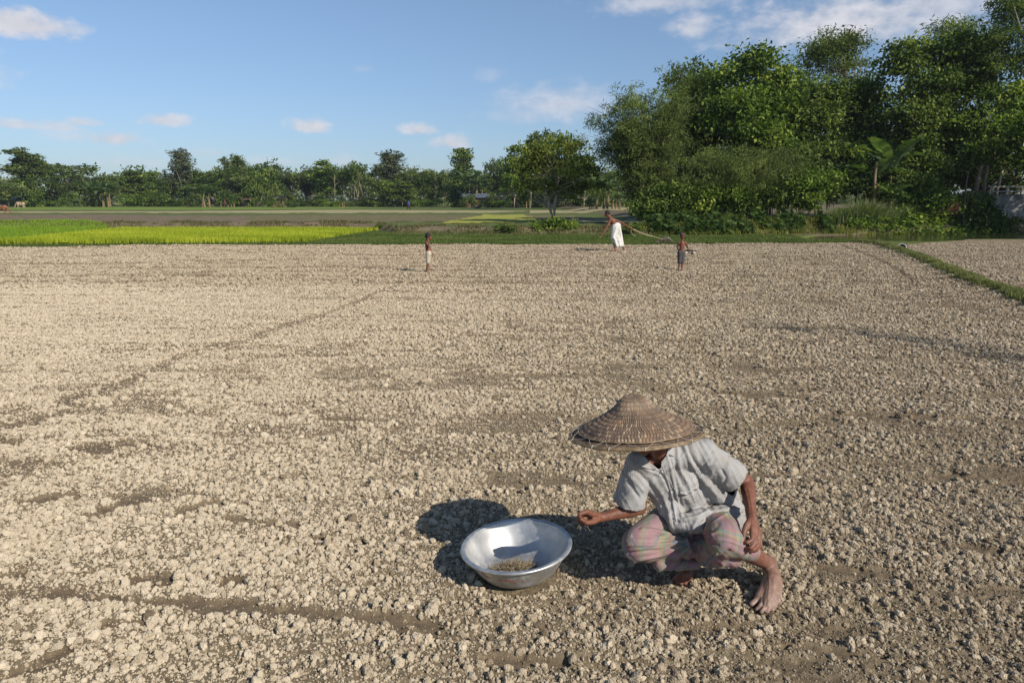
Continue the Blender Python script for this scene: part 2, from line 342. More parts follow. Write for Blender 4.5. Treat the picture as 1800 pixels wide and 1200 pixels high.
def scatter_clods():
    PP, SS = [], []
    #        y0   y1  per m2  rmin   exponent-ish  rmax
    bands = [(1.9, 4.6, 11500, .0022, .021), (4.6, 8, 5200, .0036, .022), (8, 14, 2100, .0062, .026), (14, 31, 620, .0115, .031)]
    for y0, y1, dens, r0, r1 in bands:
        tmax = .93; area = tmax*((y1+.6)**2-(y0+.6)**2); n = int(area*dens)
        u = RNG.random(n); y = np.sqrt((y0+.6)**2+u*((y1+.6)**2-(y0+.6)**2))-.6; x = (RNG.random(n)*2-1)*tmax*(y+.6)
        k = (inpoly(x, y, FIELD) | inpoly(x, y, FIELD2)); bd = segdist(x, y, bundpts); k &= bd > .22
        x, y = x[k], y[k]; fm = fieldmaps(x, y); bare, pale, fine = fm
        patch = fbm(x*1.7, y*2.6, 61, 3)
        u = RNG.random(len(x)); a = 1.75+.9*fine-1.0*np.clip((patch-.5)*2, -1, 1)*(1)
        r = (r0**-a+u*(r1**-a-r0**-a))**(-1/a)
        r = np.where(fine > .3, np.minimum(r, .022), r)
        k = (RNG.random(len(x)) > bare*.86) & (RNG.random(len(x)) > .30*sstep(.56, .40, patch)*(1-pale*.6))
        r = np.where((bare > .4) & (RNG.random(len(x)) < .9), np.minimum(r, r0*1.6), r)
        x, y, r = x[k], y[k], r[k]; pl = pale[k]
        z = fz(x, y, (bare[k], pl, fine[k]))+r*(-.15+.6*RNG.random(len(r)))
        PP.append(np.stack([x, y, z], 1)); SS.append(np.stack([r, pl, bare[k]], 1))
    # scattered big clods
    n = 420; y = 2+RNG.random(n)**.8*9; x = (RNG.random(n)*2-1)*.8*(y+.6); k = inpoly(x, y, FIELD); x, y = x[k], y[k]
    r = .013+.017*RNG.random(len(x))**2; fm = fieldmaps(x, y); z = fz(x, y, fm)+r*.45
    PP.append(np.stack([x, y, z], 1)); SS.append(np.stack([r, fm[1], fm[0]*0], 1))
    P = np.concatenate(PP); s = np.concatenate(SS)
    clear = np.zeros(len(P), bool)
    for cx, cy, cr_ in CLEAR: clear |= np.hypot(P[:, 0]-cx, P[:, 1]-cy) < cr_
    P = P[~clear]; s = s[~clear]; n = len(P); r = s[:, 0:1]
    sc_ = r*(.62+.75*RNG.random((n, 3))); sc_[:, 2] *= .85
    rot = RNG.random((n, 3))*6.28; rot[:, :2] *= 1
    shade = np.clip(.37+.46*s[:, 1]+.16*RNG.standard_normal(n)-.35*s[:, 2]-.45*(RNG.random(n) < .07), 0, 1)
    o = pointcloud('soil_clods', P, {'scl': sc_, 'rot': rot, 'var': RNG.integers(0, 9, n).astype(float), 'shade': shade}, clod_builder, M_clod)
    tag(o, 'loose pale clods of dry earth covering the ploughed field', 'soil', kind='stuff')
    print('clods', n)
scatter_clods()

# wide land
def build_ground():
    nr, nc = 620, 560
    yy = np.concatenate([np.linspace(18, 60, 300), np.exp(np.linspace(math.log(60.3), math.log(4000), 320))]); tt = np.linspace(-1.5, 1.5, nc)
    Y, T = np.meshgrid(yy, tt, indexing='ij'); X = (T*(Y+.6)).ravel(); Y = Y.ravel()
    Z = terrain(X, Y)
    inf = inpoly(X, Y, FIELD) | inpoly(X, Y, FIELD2); ed = segdist(X, Y, [(p.x, p.y) for p in EDGE+BUND[1:]])
    Z = Z-np.where(inf, .16*sstep(0, 1.2, ed), 0)
    idx = np.arange(nr*nc).reshape(nr, nc); q = np.stack([idx[:-1, :-1], idx[:-1, 1:], idx[1:, 1:], idx[1:, :-1]], -1).reshape(-1, 4)
    m, t, b = mat('rough_grassland'); b.inputs['Roughness'].default_value = .95; b.inputs['Specular IOR Level'].default_value = .1
    ge = nadd(t, 'ShaderNodeNewGeometry'); sep = nadd(t, 'ShaderNodeSeparateXYZ', {0: ge.outputs['Position']})
    n1 = nadd(t, 'ShaderNodeTexNoise', {'Vector': ge.outputs['Position'], 'Scale': .6, 'Detail': 7, 'Roughness': .7})
    n2 = nadd(t, 'ShaderNodeTexNoise', {'Vector': ge.outputs['Position'], 'Scale': 5, 'Detail': 5, 'Roughness': .7})
    g1 = ramp(t, n2.outputs[0], [(.3, (.06, .075, .022)), (.55, (.105, .13, .04)), (.75, (.2, .2, .075))])
    soil_ = ramp(t, n2.outputs[0], [(.3, (.10, .08, .05)), (.7, (.2, .155, .095))])
    at_ = nadd(t, 'ShaderNodeAttribute', attribute_name='earth')
    mm = nadd(t, 'ShaderNodeMath', {0: at_.outputs['Fac'], 1: n1.outputs[0]}, operation='ADD'); m3 = nadd(t, 'ShaderNodeMapRange', {'Value': mm.outputs[0], 'From Min': .75, 'From Max': 1.05})
    mxn = nadd(t, 'ShaderNodeMix', data_type='RGBA'); t.links.new(m3.outputs[0], mxn.inputs[0]); t.links.new(g1, mxn.inputs[6]); t.links.new(soil_, mxn.inputs[7]); t.links.new(mxn.outputs[2], b.inputs['Base Color'])
    f = frontline(X); earth = np.where((Y > f-.2) & (Y < f+1.6), .62, .1); earth = np.where((X > 9) & (Y > f-.5), .55, earth); earth = np.where(inpoly(X, Y, POND), .6, earth)
    me = npmesh('ground', np.stack([X, Y, Z], 1), q, m, True, {'earth': earth})
    tag(link('ground', me), kind='structure', label='flat rough grassland reaching the horizon', cat='ground')
    # the same land to the sides of and behind the viewer, under the field sheet
    V = [(-4000, -4000, -.3), (4000, -4000, -.3), (4000, 17.9, -.3), (-4000, 17.9, -.3)]
    me = npmesh('ground', V, np.array([[0, 1, 2, 3]]), M_soil, False, {'bare': np.full(4, .3), 'grassy': np.zeros(4)})
    tag(link('ground', me), kind='structure', label='dry earth behind the viewer', cat='ground')
build_ground()

# flat crop and soil plots on the land: sheets following the terrain
def plot(name, pts, m, dz, label, cat, z0=.35, step=1.5):
    """pts = outline in the order of a polygon, in picture coordinates on the level z0"""
    poly = [G(px, py, z0) for px, py in pts]
    ys = np.array([p.y for p in poly]); t = np.array([p.x/p.y for p in poly])
    nr = 60; nc = 220
    yy = np.linspace(ys.min(), ys.max(), nr); tt = np.linspace(t.min(), t.max(), nc)
    Y, T = np.meshgrid(yy, tt, indexing='ij'); X = (T*Y).ravel(); Y = Y.ravel()
    keep = inpoly(X, Y, poly); Z = terrain(X, Y)+dz
    idx = np.arange(nr*nc).reshape(nr, nc); q = np.stack([idx[:-1, :-1], idx[:-1, 1:], idx[1:, 1:], idx[1:, :-1]], -1).reshape(-1, 4)
    q = q[keep[q].all(1)]; used = np.unique(q); mp = np.full(nr*nc, -1); mp[used] = np.arange(len(used))
    if len(used) < 4: print('empty plot', name, pts[0]); return
    me = npmesh(name, np.stack([X, Y, Z], 1)[used], mp[q], m, True)
    return tag(link(name, me), label, cat, kind='structure')
def strip(name, c1, c2, scale=3):
    m, t, b = mat(name); b.inputs['Roughness'].default_value = .95; b.inputs['Specular IOR Level'].default_value = .1
    ge = nadd(t, 'ShaderNodeNewGeometry'); mp_ = nadd(t, 'ShaderNodeMapping', {0: ge.outputs['Position'], 'Scale': (.35, 1, 1)})
    n = nadd(t, 'ShaderNodeTexNoise', {'Vector': mp_.outputs[0], 'Scale': scale, 'Detail': 8, 'Roughness': .72})
    t.links.new(ramp(t, n.outputs[0], [(.34, c1), (.64, c2)]), b.inputs['Base Color']); return m
M_brown = strip('brown_tilled_earth', (.115, .085, .055), (.215, .165, .105)); M_stub = strip('pale_stubble', (.22, .19, .09), (.4, .35, .19))
M_brgr = strip('greening_earth', (.10, .09, .04), (.19, .16, .085)); M_yel = strip('yellowing_crop', (.2, .2, .045), (.36, .35, .07)); M_rice = strip('young_rice', (.09, .13, .03), (.20, .26, .05), 5)
M_ricey = strip('ripening_rice', (.23, .27, .03), (.38, .41, .045), 5)
plot('brown_field', [(-400, 394), (100, 396), (400, 397), (700, 391), (1000, 388), (1000, 381), (520, 380), (300, 379), (200, 377.5), (-400, 379)], M_brown, .012, 'dull brown tilled plot beyond the rice', 'field')
plot('dull_field', [(430, 392), (700, 391), (935, 388.5), (1060, 386), (1000, 379), (600, 378), (430, 379.5)], M_brgr, .024, 'brown plot greening over beyond the bank', 'field')
plot('yellow_field', [(780, 394), (935, 391), (945, 384), (920, 378.5), (850, 378), (830, 382), (775, 391)], M_yel, .036, 'yellowing crop plot beside the bank', 'field')
plot('stubble_field', [(-400, 374.5), (200, 374.5), (600, 375), (880, 374), (940, 371), (600, 369), (300, 371.5), (-400, 371.5)], M_stub, .02, 'pale stubble strip before the far trees', 'field')
plot('stubble_field', [(930, 375), (1150, 375), (1150, 369.5), (930, 370)], M_stub, .03, 'pale stubble strip behind the lone tree', 'field')
plot('green_field', [(-400, 370), (300, 370), (620, 367.5), (700, 366.5), (600, 364), (300, 363.5), (-400, 363.5)], M_rice, .03, 'bright green rice strip along the far trees', 'field')
plot('stubble_field', [(1000, 392), (1150, 393), (1150, 387), (1000, 387)], M_stub, .03, 'pale stubble strip behind the running man', 'field')
# pond
m, t, b = mat('pond_water'); b.inputs['Base Color'].default_value = (.03, .035, .018, 1); b.inputs['Roughness'].default_value = .07; b.inputs['IOR'].default_value = 1.33
ge = nadd(t, 'ShaderNodeNewGeometry'); mp_ = nadd(t, 'ShaderNodeMapping', {0: ge.outputs['Position'], 'Scale': (1, 3, 1)}); n_ = nadd(t, 'ShaderNodeTexNoise', {'Vector': mp_.outputs[0], 'Scale': 2.5, 'Detail': 3})
bp = nadd(t, 'ShaderNodeBump', {'Height': n_.outputs[0], 'Strength': .12, 'Distance': .05}); t.links.new(bp.outputs[0], b.inputs['Normal'])
me = npmesh('pond_water', [(p.x*1.0, p.y, -.04) for p in POND], np.array([list(range(len(POND)))]), m, False)
tag(link('pond_water', me), 'still dark pond at the foot of the grove', 'water', kind='structure')

# ---------------------------------------------------------------- blades
def rand_poly(poly, n, seed):
    rg = np.random.default_rng(seed); xs = [p[0] for p in poly]; ys = [p[1] for p in poly]
    X = []; tot_ = 0
    while tot_ < n:
        x = rg.uniform(min(xs), max(xs), n); y = rg.uniform(min(ys), max(ys), n); k = inpoly(x, y, poly); X.append(np.stack([x[k], y[k]], 1)); tot_ += k.sum()
        if k.sum() == 0: break
    return np.concatenate(X)[:n]
def blades(name, P, hgt, wid, m, label, seed=1, lean=.35, tint=None, parent=None, cat='grass', kind='stuff'):
    """P (N,3) roots; each blade is two quads tapering to a point"""
    rg = np.random.default_rng(seed); n = len(P); h = hgt*(.6+.6*rg.random(n)); w = wid*(.7+.6*rg.random(n))
    a = rg.random(n)*6.283; l = rg.random(n)*lean; b_ = rg.random(n)*6.283
    s = np.stack([np.cos(a), np.sin(a), 0*a], 1)*w[:, None]*.5; d = np.stack([np.cos(b_), np.sin(b_), 0*b_], 1)*(l*h)[:, None]
    up = np.zeros((n, 3)); up[:, 2] = h
    V = np.stack([P-s, P+s, P+.5*up+.3*d+s*.8, P+.5*up+.3*d-s*.8, P+up*.95+d], 1).reshape(-1, 3)
    i = np.arange(n)*5; Q = np.stack([i, i+1, i+2, i+3], 1); T = np.stack([i+3, i+2, i+4], 1)
    tn = np.repeat(np.clip((rg.normal(.5, .2, n) if tint is None else tint), 0, 1), 5)
    me = npmesh(name, V, [Q, T], m, False, {'tint': tn}); o = link(name, me, parent)
    if parent is None: tag(o, label, cat, kind=kind)
    return o
M_g1 = leafmat('meadow_grass', (.05, .075, .018), (.10, .14, .035), (.24, .23, .09), .3)
M_gy = leafmat('ripening_rice_leaf', (.20, .25, .022), (.37, .41, .035), (.49, .49, .06), .45)
M_gg = leafmat('green_rice_leaf', (.11, .20, .025), (.22, .32, .035), (.33, .41, .05), .45)
def Z_(P): return np.concatenate([P, terrain(P[:, 0], P[:, 1])[:, None]], 1)
def px_poly(pts, z=0): return [tuple(G(a, b, z)[:2]) for a, b in pts]
pd1 = px_poly([(-300, 430), (0, 429), (290, 428), (540, 426), (665, 405.5), (560, 404), (300, 404), (215, 404), (30, 424), (-300, 429)])
plot('rice_field', [(-300, 430), (0, 429), (290, 428), (540, 426), (665, 404), (560, 403), (300, 402), (215, 402), (30, 424), (-300, 429)], M_ricey, .05, 'bright yellow green rice plot at the field edge', 'field', 0)
P = rand_poly(pd1, 60000, 1); tn = -.15+1.3*fbm(P[:, 0]*.45, P[:, 1]*1.1, 77, 4)+.12*RNG.standard_normal(len(P)); blades('rice_plants', Z_(P), .24, .045, M_gy, 'bright yellow green rice plants standing in the near plot', 2, .3, tn, cat='rice')
pd2 = px_poly([(-500, 428), (-100, 428), (20, 422), (195, 402), (150, 400), (-500, 400)])
plot('rice_field', [(-500, 428), (-100, 428), (20, 422), (195, 402), (150, 399), (-500, 399)], M_rice, .055, 'green rice plot in the left corner', 'field', 0)
P = rand_poly(pd2, 38000, 3); tn = .2+.6*fbm(P[:, 0]*.5, P[:, 1]*.5, 78)+.12*RNG.standard_normal(len(P)); blades('rice_plants', Z_(P), .24, .045, M_gg, 'fresh green rice plants in the plot at the far left', 4, .3, tn, cat='rice')
# ================================================================= vegetation
def tube(path, rad, seg=6, cap=True):
    """path (n,3), rad (n,) -> verts, quads"""
    P = np.asarray(path, float); n = len(P); rad = np.broadcast_to(rad, n)
    T = np.gradient(P, axis=0); T /= np.linalg.norm(T, axis=1)[:, None]+1e-9
    ref = np.array([0, 0, 1.]) if abs(T[0, 2]) < .9 else np.array([1., 0, 0])
    A = np.cross(T, ref); A /= np.linalg.norm(A, axis=1)[:, None]+1e-9; B = np.cross(T, A)
    an = np.arange(seg)*2*math.pi/seg
    V = P[:, None, :]+rad[:, None, None]*(np.cos(an)[None, :, None]*A[:, None, :]+np.sin(an)[None, :, None]*B[:, None, :])
    V = V.reshape(-1, 3); i = np.arange(n*seg).reshape(n, seg); j = np.roll(i, -1, 1)
    Q = np.stack([i[:-1], j[:-1], j[1:], i[1:]], -1).reshape(-1, 4)
    return V, Q
class MB:
    """collects pieces and links them as one mesh"""
    def __init__(s): s.V = []; s.F = {}; s.n = 0; s.A = []
    def add(s, V, F, a=.5):
        V = np.asarray(V, float); F = np.asarray(F)
        s.V.append(V); s.F.setdefault(F.shape[1], []).append(F+s.n); s.n += len(V); s.A.append(np.broadcast_to(a, len(V)))
        return s
    def tube(s, path, rad, seg=6, a=.5): return s.add(*tube(path, rad, seg), a)
    def box(s, c, d, rz=0, a=.5, M=None):
        v = np.array([(x, y, z) for x in (-.5, .5) for y in (-.5, .5) for z in (-.5, .5)])*np.array(d)
        if M is not None: v = v@np.array(M).T
        cz, sz = math.cos(rz), math.sin(rz); v = np.stack([v[:, 0]*cz-v[:, 1]*sz, v[:, 0]*sz+v[:, 1]*cz, v[:, 2]], 1)+np.array(c)
        return s.add(v, [(0, 1, 3, 2), (4, 6, 7, 5), (0, 4, 5, 1), (2, 3, 7, 6), (0, 2, 6, 4), (1, 5, 7, 3)], a)
    def build(s, name, m, parent=None, smooth=True):
        if not s.V: return None
        me = npmesh(name, np.concatenate(s.V), [np.concatenate(f) for f in s.F.values()], m, smooth, {'tint': np.concatenate(s.A)})
        return link(name, me, parent)
def leaves(C, size, rg, aspect=.45, droop=.3, outw=None, flat=0.0, tint=None):
    """leaf quads (rhombi folded by nature of four points) at centres C"""
    n = len(C); d = rg.normal(size=(n, 3)); d[:, 2] = d[:, 2]*(1-flat)-droop
    if outw is not None: d += outw
    d /= np.linalg.norm(d, axis=1)[:, None]+1e-9
    r = rg.normal(size=(n, 3)); r[:, 2] *= (1-flat*.8); s = np.cross(d, r); s /= np.linalg.norm(s, axis=1)[:, None]+1e-9
    L_ = (size*(.6+.7*rg.random(n)))[:, None]
    u = np.cross(d, s)
    V = np.stack([C-d*L_*.5, C+s*L_*aspect*.5-d*L_*.05+u*L_*.06, C+d*L_*.5, C-s*L_*aspect*.5-d*L_*.05+u*L_*.06], 1).reshape(-1, 3)
    Q = np.arange(4*n).reshape(n, 4)
    return V, Q, np.repeat(tint if tint is not None else np.clip(rg.normal(.5, .2, n), 0, 1), 4)
LM = {'dark': leafmat('dark_foliage', (.020, .036, .012), (.065, .10, .024), (.22, .27, .06), .25, .6),
      'mid': leafmat('mid_foliage', (.028, .050, .014), (.11, .158, .034), (.31, .36, .08), .3, .6),
      'light': leafmat('light_foliage', (.035, .065, .016), (.13, .195, .034), (.37, .42, .08), .35, .6),
      'yellow': leafmat('yellow_green_foliage', (.06, .07, .018), (.16, .175, .035), (.40, .38, .09), .35, .6),
      'olive': leafmat('olive_feathery_foliage', (.038, .054, .02), (.12, .16, .045), (.31, .36, .11), .35, .6),
      'grey': leafmat('grey_green_foliage', (.045, .055, .03), (.11, .13, .07), (.20, .22, .13), .25, .6),
      'banana': leafmat('banana_foliage', (.05, .085, .035), (.085, .13, .055), (.19, .24, .11), .4, .4, .35)}
M_bark = simple('grey_brown_bark', (.17, .13, .09), .9, noise_=.5, nscale=8, bump=.6, bscale=25)
M_pbark = simple('pale_bark', (.36, .30, .22), .9, noise_=.4, nscale=6, bump=.4, bscale=25)
M_culm = simple('bamboo_culm', (.20, .21, .08), .5, noise_=.4, nscale=4)
M_stem = simple('banana_stem', (.22, .16, .08), .7, noise_=.6, nscale=5)
def crown(blobs, nclump, per, lsize, rg, csize=.22, aspect=.45, droop=.3, shell=.55, tvar=.2):
    """blobs: (x,y,z,rx,ry,rz) ellipsoids; clumps sit in their outer shell, each a loose ball of leaves"""
    vol = np.array([b[3]*b[4]*b[5] for b in blobs])**.67; k = rg.choice(len(blobs), nclump, p=vol/vol.sum())
    B = np.array(blobs)[k]; d = rg.normal(size=(nclump, 3)); d[:, 2] = d[:, 2]*.9+.15; d /= np.linalg.norm(d, axis=1)[:, None]
    rr = shell+(1-shell)*rg.random(nclump)**.5; rr *= (.82+.34*rg.random(nclump)); rr = np.where(rg.random(nclump) < .10, rr*(1.1+.22*rg.random(nclump)), rr); C = B[:, :3]+d*rr[:, None]*B[:, 3:]
    cs = csize*(.6+.8*rg.random(nclump)); ct = rg.normal(0, tvar*1.0, nclump)
    j = np.repeat(np.arange(nclump), per); o = np.clip(rg.normal(size=(len(j), 3)), -1.7, 1.7)*cs[j][:, None]*np.array([1, 1, .62])
    o[:, 2] = np.where(o[:, 2] < 0, o[:, 2]*.6, o[:, 2]); P = C[j]+o; ou = d[j]*.7+o/(cs[j][:, None]+1e-9)*.35
    tn = np.clip(.42+ct[j]+rg.normal(0, tvar*.6, len(j)), 0, 1)
    return C, leaves(P, lsize, rg, aspect, droop, ou, 0, tn)
def limbs(mb, h0, top, C, rg, r0, base=(0, 0), nmain=14, lean=0, seg=6, trunks=1):
    """tapered trunk plus crooked limbs reaching clump centres"""
    for q in range(trunks):
        bx = base[0]+(rg.normal()*.25*(trunks > 1)); by = base[1]+rg.normal()*.2*(trunks > 1)
        n = 7; z = np.linspace(-.1, top, n); wx = np.cumsum(rg.normal(0, .03*top/n, n)); wy = np.cumsum(rg.normal(0, .03*top/n, n))
        ex = lean*top+(rg.normal()*.5 if trunks > 1 else 0)
        P = np.stack([bx+wx-wx[0]+ex*(z/top)**1.3, by+wy-wy[0], z], 1)
        rad = r0*np.linspace(1.15, .28, n); rad[0] *= 1.25; mb.tube(P, rad, seg)
        if not len(C): continue
        for c in C[rg.choice(len(C), min(len(C), max(1, nmain//trunks)), replace=False)]:
            zt = max(h0, min(top*.95, c[2]-abs(rg.normal())*.25*top-.1*top)); p0 = np.array([np.interp(zt, z, P[:, 0]), np.interp(zt, z, P[:, 1]), zt])
            m_ = (p0+c)/2+np.array([0, 0, -.06*top])+rg.normal(size=3)*.02*top
            t = np.linspace(0, 1, 5)[:, None]; Q = (1-t)**2*p0+2*t*(1-t)*m_+t*t*c
            rr = np.interp(zt, z, rad)*.55; mb.tube(Q, np.linspace(rr, rr*.18, 5), max(4, seg-1))
def tree_mesh(blobs, nclump, per, lsize, kind, rg, h0, top, r0, csize=.22, aspect=.45, droop=.3, shell=.55, nmain=14, lean=0, trunks=1, bark=None, seg=6, tvar=.2):
    C, (V, Q, t) = crown(blobs, nclump, per, lsize, rg, csize, aspect, droop, shell, tvar)
    cm = npmesh('crown', V, Q, LM[kind], False, {'tint': t})
    mb = MB(); limbs(mb, h0, top, C, rg, r0, nmain=nmain, lean=lean, trunks=trunks, seg=seg)
    tm = npmesh('trunk', np.concatenate(mb.V), [np.concatenate(f) for f in mb.F.values()], bark or M_bark, True)
    return cm, tm
def place_tree(name, meshes, loc, s=(1, 1, 1), rz=0, label='', cat='tree', group=None, parts=('crown', 'trunk')):
    r = empty(name, loc, rz, label, cat, group)
    for p, me in zip(parts, meshes):
        if me is None: continue
        o = bpy.data.objects.new(p, me); COL.objects.link(o); o.parent = r; o.scale = s
    return r
# ---------- far tree line (about 170 m away): unit-height variants, copied and stretched
def rgs(i): return np.random.default_rng(1000+i)
FT = {}
def mk(kind, i):
    g = rgs(i*13+7)
    if kind == 'round':
        bl = [(0, 0, .68, .36, .36, .26)]+[(g.normal()*.2, g.normal()*.2, .6+.16*g.normal(), .2, .2, .16) for _ in range(6)]
        return tree_mesh(bl, 150, 26, .055, ['dark', 'mid', 'olive'][i % 3], g, .25, .75, .028, .06, .6, .1, .45, 16)
    if kind == 'spread':
        bl = [(g.normal()*.3, g.normal()*.25, .82+.05*g.normal(), .26, .24, .10) for _ in range(7)]+[(g.normal()*.2, 0, .68, .2, .2, .12) for _ in range(3)]
        return tree_mesh(bl, 150, 24, .05, ['dark', 'olive', 'mid'][i % 3], g, .35, .8, .03, .05, .6, .1, .4, 18)
    if kind == 'tall':
        bl = [(g.normal()*.03, g.normal()*.03, .42+.52*k/6, .13-.05*abs(k-3)/3+.02*g.normal(), .12, .10) for k in range(7)]
        return tree_mesh(bl, 170, 26, .040, ['olive', 'mid', 'grey'][i % 3], g, .25, .95, .018, .03, .4, .4, .3, 16, bark=M_pbark)
    if kind == 'layer':
        bl = [(0, 0, .35+.6*k/7, .24*(1-.55*k/7)+.02*g.normal(), .22*(1-.5*k/7), .035) for k in range(8)]
        return tree_mesh(bl, 130, 28, .05, 'mid' if i % 2 else 'light', g, .2, .95, .02, .045, .6, .2, .5, 20, bark=M_pbark)
    if kind == 'poles':      # slender bare stems carrying a thin roof of leaves
        bl = [(g.normal()*.3, g.normal()*.2, .78+.09*g.normal(), .2, .2, .12) for _ in range(6)]
        return tree_mesh(bl, 110, 26, .05, ['mid', 'olive'][i % 2], g, .5, .85, .014, .055, .6, .1, .4, 16, trunks=5, bark=M_pbark)
    if kind == 'bush':
        bl = [(g.normal()*.5, g.normal()*.25, .4+.15*g.normal(), .45, .4, .34) for _ in range(6)]
        return tree_mesh(bl, 130, 24, .10, ['mid', 'dark', 'light'][i % 3], g, .1, .5, .03, .12, .6, .1, .4, 8)
    if kind == 'conifer':
        bl = [(0, 0, .2+.72*k/8, .17*(1-.75*k/8)+.015, .17*(1-.75*k/8)+.015, .07) for k in range(9)]
        return tree_mesh(bl, 100, 24, .04, 'grey', g, .1, .98, .016, .035, .35, .3, .3, 12, bark=M_bark)
for kind, nv in (('round', 4), ('spread', 3), ('tall', 3), ('layer', 2), ('poles', 3), ('bush', 3), ('conifer', 1)):
    FT[kind] = [mk(kind, i) for i in range(nv)]
WORDS = {'round': 'round-crowned tree', 'spread': 'flat spreading tree', 'tall': 'tall slender tree', 'layer': 'tree with layered branches', 'poles': 'thin-stemmed trees', 'bush': 'dense bush', 'conifer': 'pointed dark conifer'}
NAMES = {'round': 'round_tree', 'spread': 'spreading_tree', 'tall': 'slender_tree', 'layer': 'layered_tree', 'poles': 'thin_stemmed_tree', 'bush': 'bush', 'conifer': 'conifer_tree'}
# picture column, top row, width in pixels, kind, metres away, note that singles it out
FAR = [(38, 262, 60, 'tall', 160, 'tallest slender tree at the left edge of the far treeline'), (84, 281, 96, 'spread', 168, 'broad dark spreading tree right of the tallest slender tree at far left'),
 (10, 322, 60, 'round', 150, 'low green tree cut by the left edge of the photo'), (55, 318, 60, 'bush', 158, 'low bushes between the two leftmost big trees'), (112, 304, 66, 'round', 160, 'dark round tree leaning out on the right of the broad spreading tree'),
 (135, 309, 34, 'tall', 200, 'first of the thin hazy trees beside the broad spreading tree'), (147, 309, 30, 'tall', 205, 'second of the thin hazy trees beside the broad spreading tree'), (160, 314, 30, 'tall', 205, 'third of the thin hazy trees beside the broad spreading tree'),
 (176, 311, 34, 'tall', 190, 'thin olive tree above the leftmost banana clump'), (193, 306, 46, 'round', 180, 'olive tree right above the leftmost banana clump'), (207, 318, 34, 'poles', 172, 'thin-stemmed trees with pale trunks left of the dark layered tree'),
 (234, 302, 56, 'layer', 172, 'dark layered tree midway between the left edge and the tall columnar tree'), (263, 303, 48, 'layer', 176, 'smaller layered tree just left of the pointed grey conifer'), (290, 297, 30, 'conifer', 175, 'pointed grey conifer left of the tall columnar tree'),
 (317, 261, 44, 'tall', 170, 'tall columnar tree standing out above the left treeline'), (300, 315, 60, 'round', 168, 'round tree under the tall columnar tree'), (340, 307, 56, 'round', 172, 'dark round tree right of the tall columnar tree'), (372, 303, 60, 'spread', 174, 'spreading tree above the fan-leaved banana clump'),
 (398, 277, 22, 'tall', 175, 'left one of two sparse slender trees rising side by side'), (420, 273, 36, 'tall', 178, 'right one of two sparse slender trees rising side by side'), (402, 302, 60, 'round', 165, 'round tree below the two sparse slender trees'), (444, 287, 34, 'round', 176, 'small rounded treetop right of the sparse slender pair'),
 (432, 308, 70, 'round', 168, 'broad low tree left of the yellow hut'), (480, 283, 66, 'round', 166, 'large dark round tree directly over the yellow hut'), (462, 305, 50, 'bush', 160, 'dark bush left beside the yellow hut'), (514, 301, 60, 'spread', 168, 'dark spreading tree right of the yellow hut'), (536, 302, 56, 'round', 170, 'dark round tree left of the bright layered tree'),
 (546, 293, 36, 'tall', 180, 'faint thin tree behind the bright layered tree'), (571, 284, 58, 'layer', 166, 'bright layered tree in the middle of the left treeline'), (600, 290, 50, 'poles', 164, 'first group of thin-stemmed trees right of the bright layered tree'), (626, 293, 56, 'poles', 166, 'second group of thin-stemmed trees right of the bright layered tree'),
 (652, 293, 56, 'poles', 163, 'thin-stemmed trees left under the tall domed tree'), (688, 264, 54, 'tall', 165, 'tall domed slender tree above the thin stems'), (680, 312, 70, 'round', 160, 'low round tree under the tall domed slender tree'), (719, 294, 52, 'round', 166, 'rounded tree just above the man in blue'), (706, 320, 50, 'layer', 158, 'light green low tree left of the man in blue'),
 (745, 312, 50, 'round', 164, 'low tree right of the man in blue'), (762, 299, 50, 'spread', 170, 'spreading tree between the man in blue and the tallest layered tree'), (782, 298, 46, 'round', 172, 'round tree just left of the tallest layered tree'), (813, 262, 52, 'layer', 158, 'tallest layered tree, left of the brick hut'),
 (800, 316, 44, 'bush', 155, 'bushes at the foot of the tallest layered tree'), (846, 302, 44, 'round', 172, 'round tree directly above the brick hut'), (874, 277, 46, 'round', 160, 'dark upright tree right above the white shed'), (893, 300, 50, 'round', 158, 'dark tree right of the white shed'),
 (904, 258, 52, 'layer', 120, 'layered green tree left behind the lone leafy tree'), (934, 233, 34, 'tall', 120, 'left one of the two tallest treetops behind the lone leafy tree'), (960, 231, 32, 'tall', 122, 'right one of the two tallest treetops behind the lone leafy tree'), (925, 268, 60, 'round', 150, 'olive tree under the two tallest treetops'),
 (992, 252, 70, 'round', 148, 'green tree right behind the lone leafy tree'), (1028, 276, 60, 'layer', 115, 'sunlit layered tree left of the bamboo grove'), (1052, 292, 60, 'round', 140, 'mid green tree behind the yellowish banana plant'), (1075, 300, 60, 'round', 138, 'shaded tree hard against the left of the bamboo grove'),
 (1000, 310, 90, 'bush', 140, 'bushes under the sunlit layered tree'), (950, 318, 80, 'bush', 145, 'bushes behind the trunk of the lone leafy tree'), (1060, 322, 80, 'bush', 130, 'dark bushes behind the yellowish banana plant'), (905, 322, 60, 'bush', 150, 'bushes behind the small banana stems right of the white shed'),
 (-40, 300, 90, 'round', 165, ''), (1120, 280, 90, 'round', 150, ''), (1180, 290, 90, 'round', 160, '')]
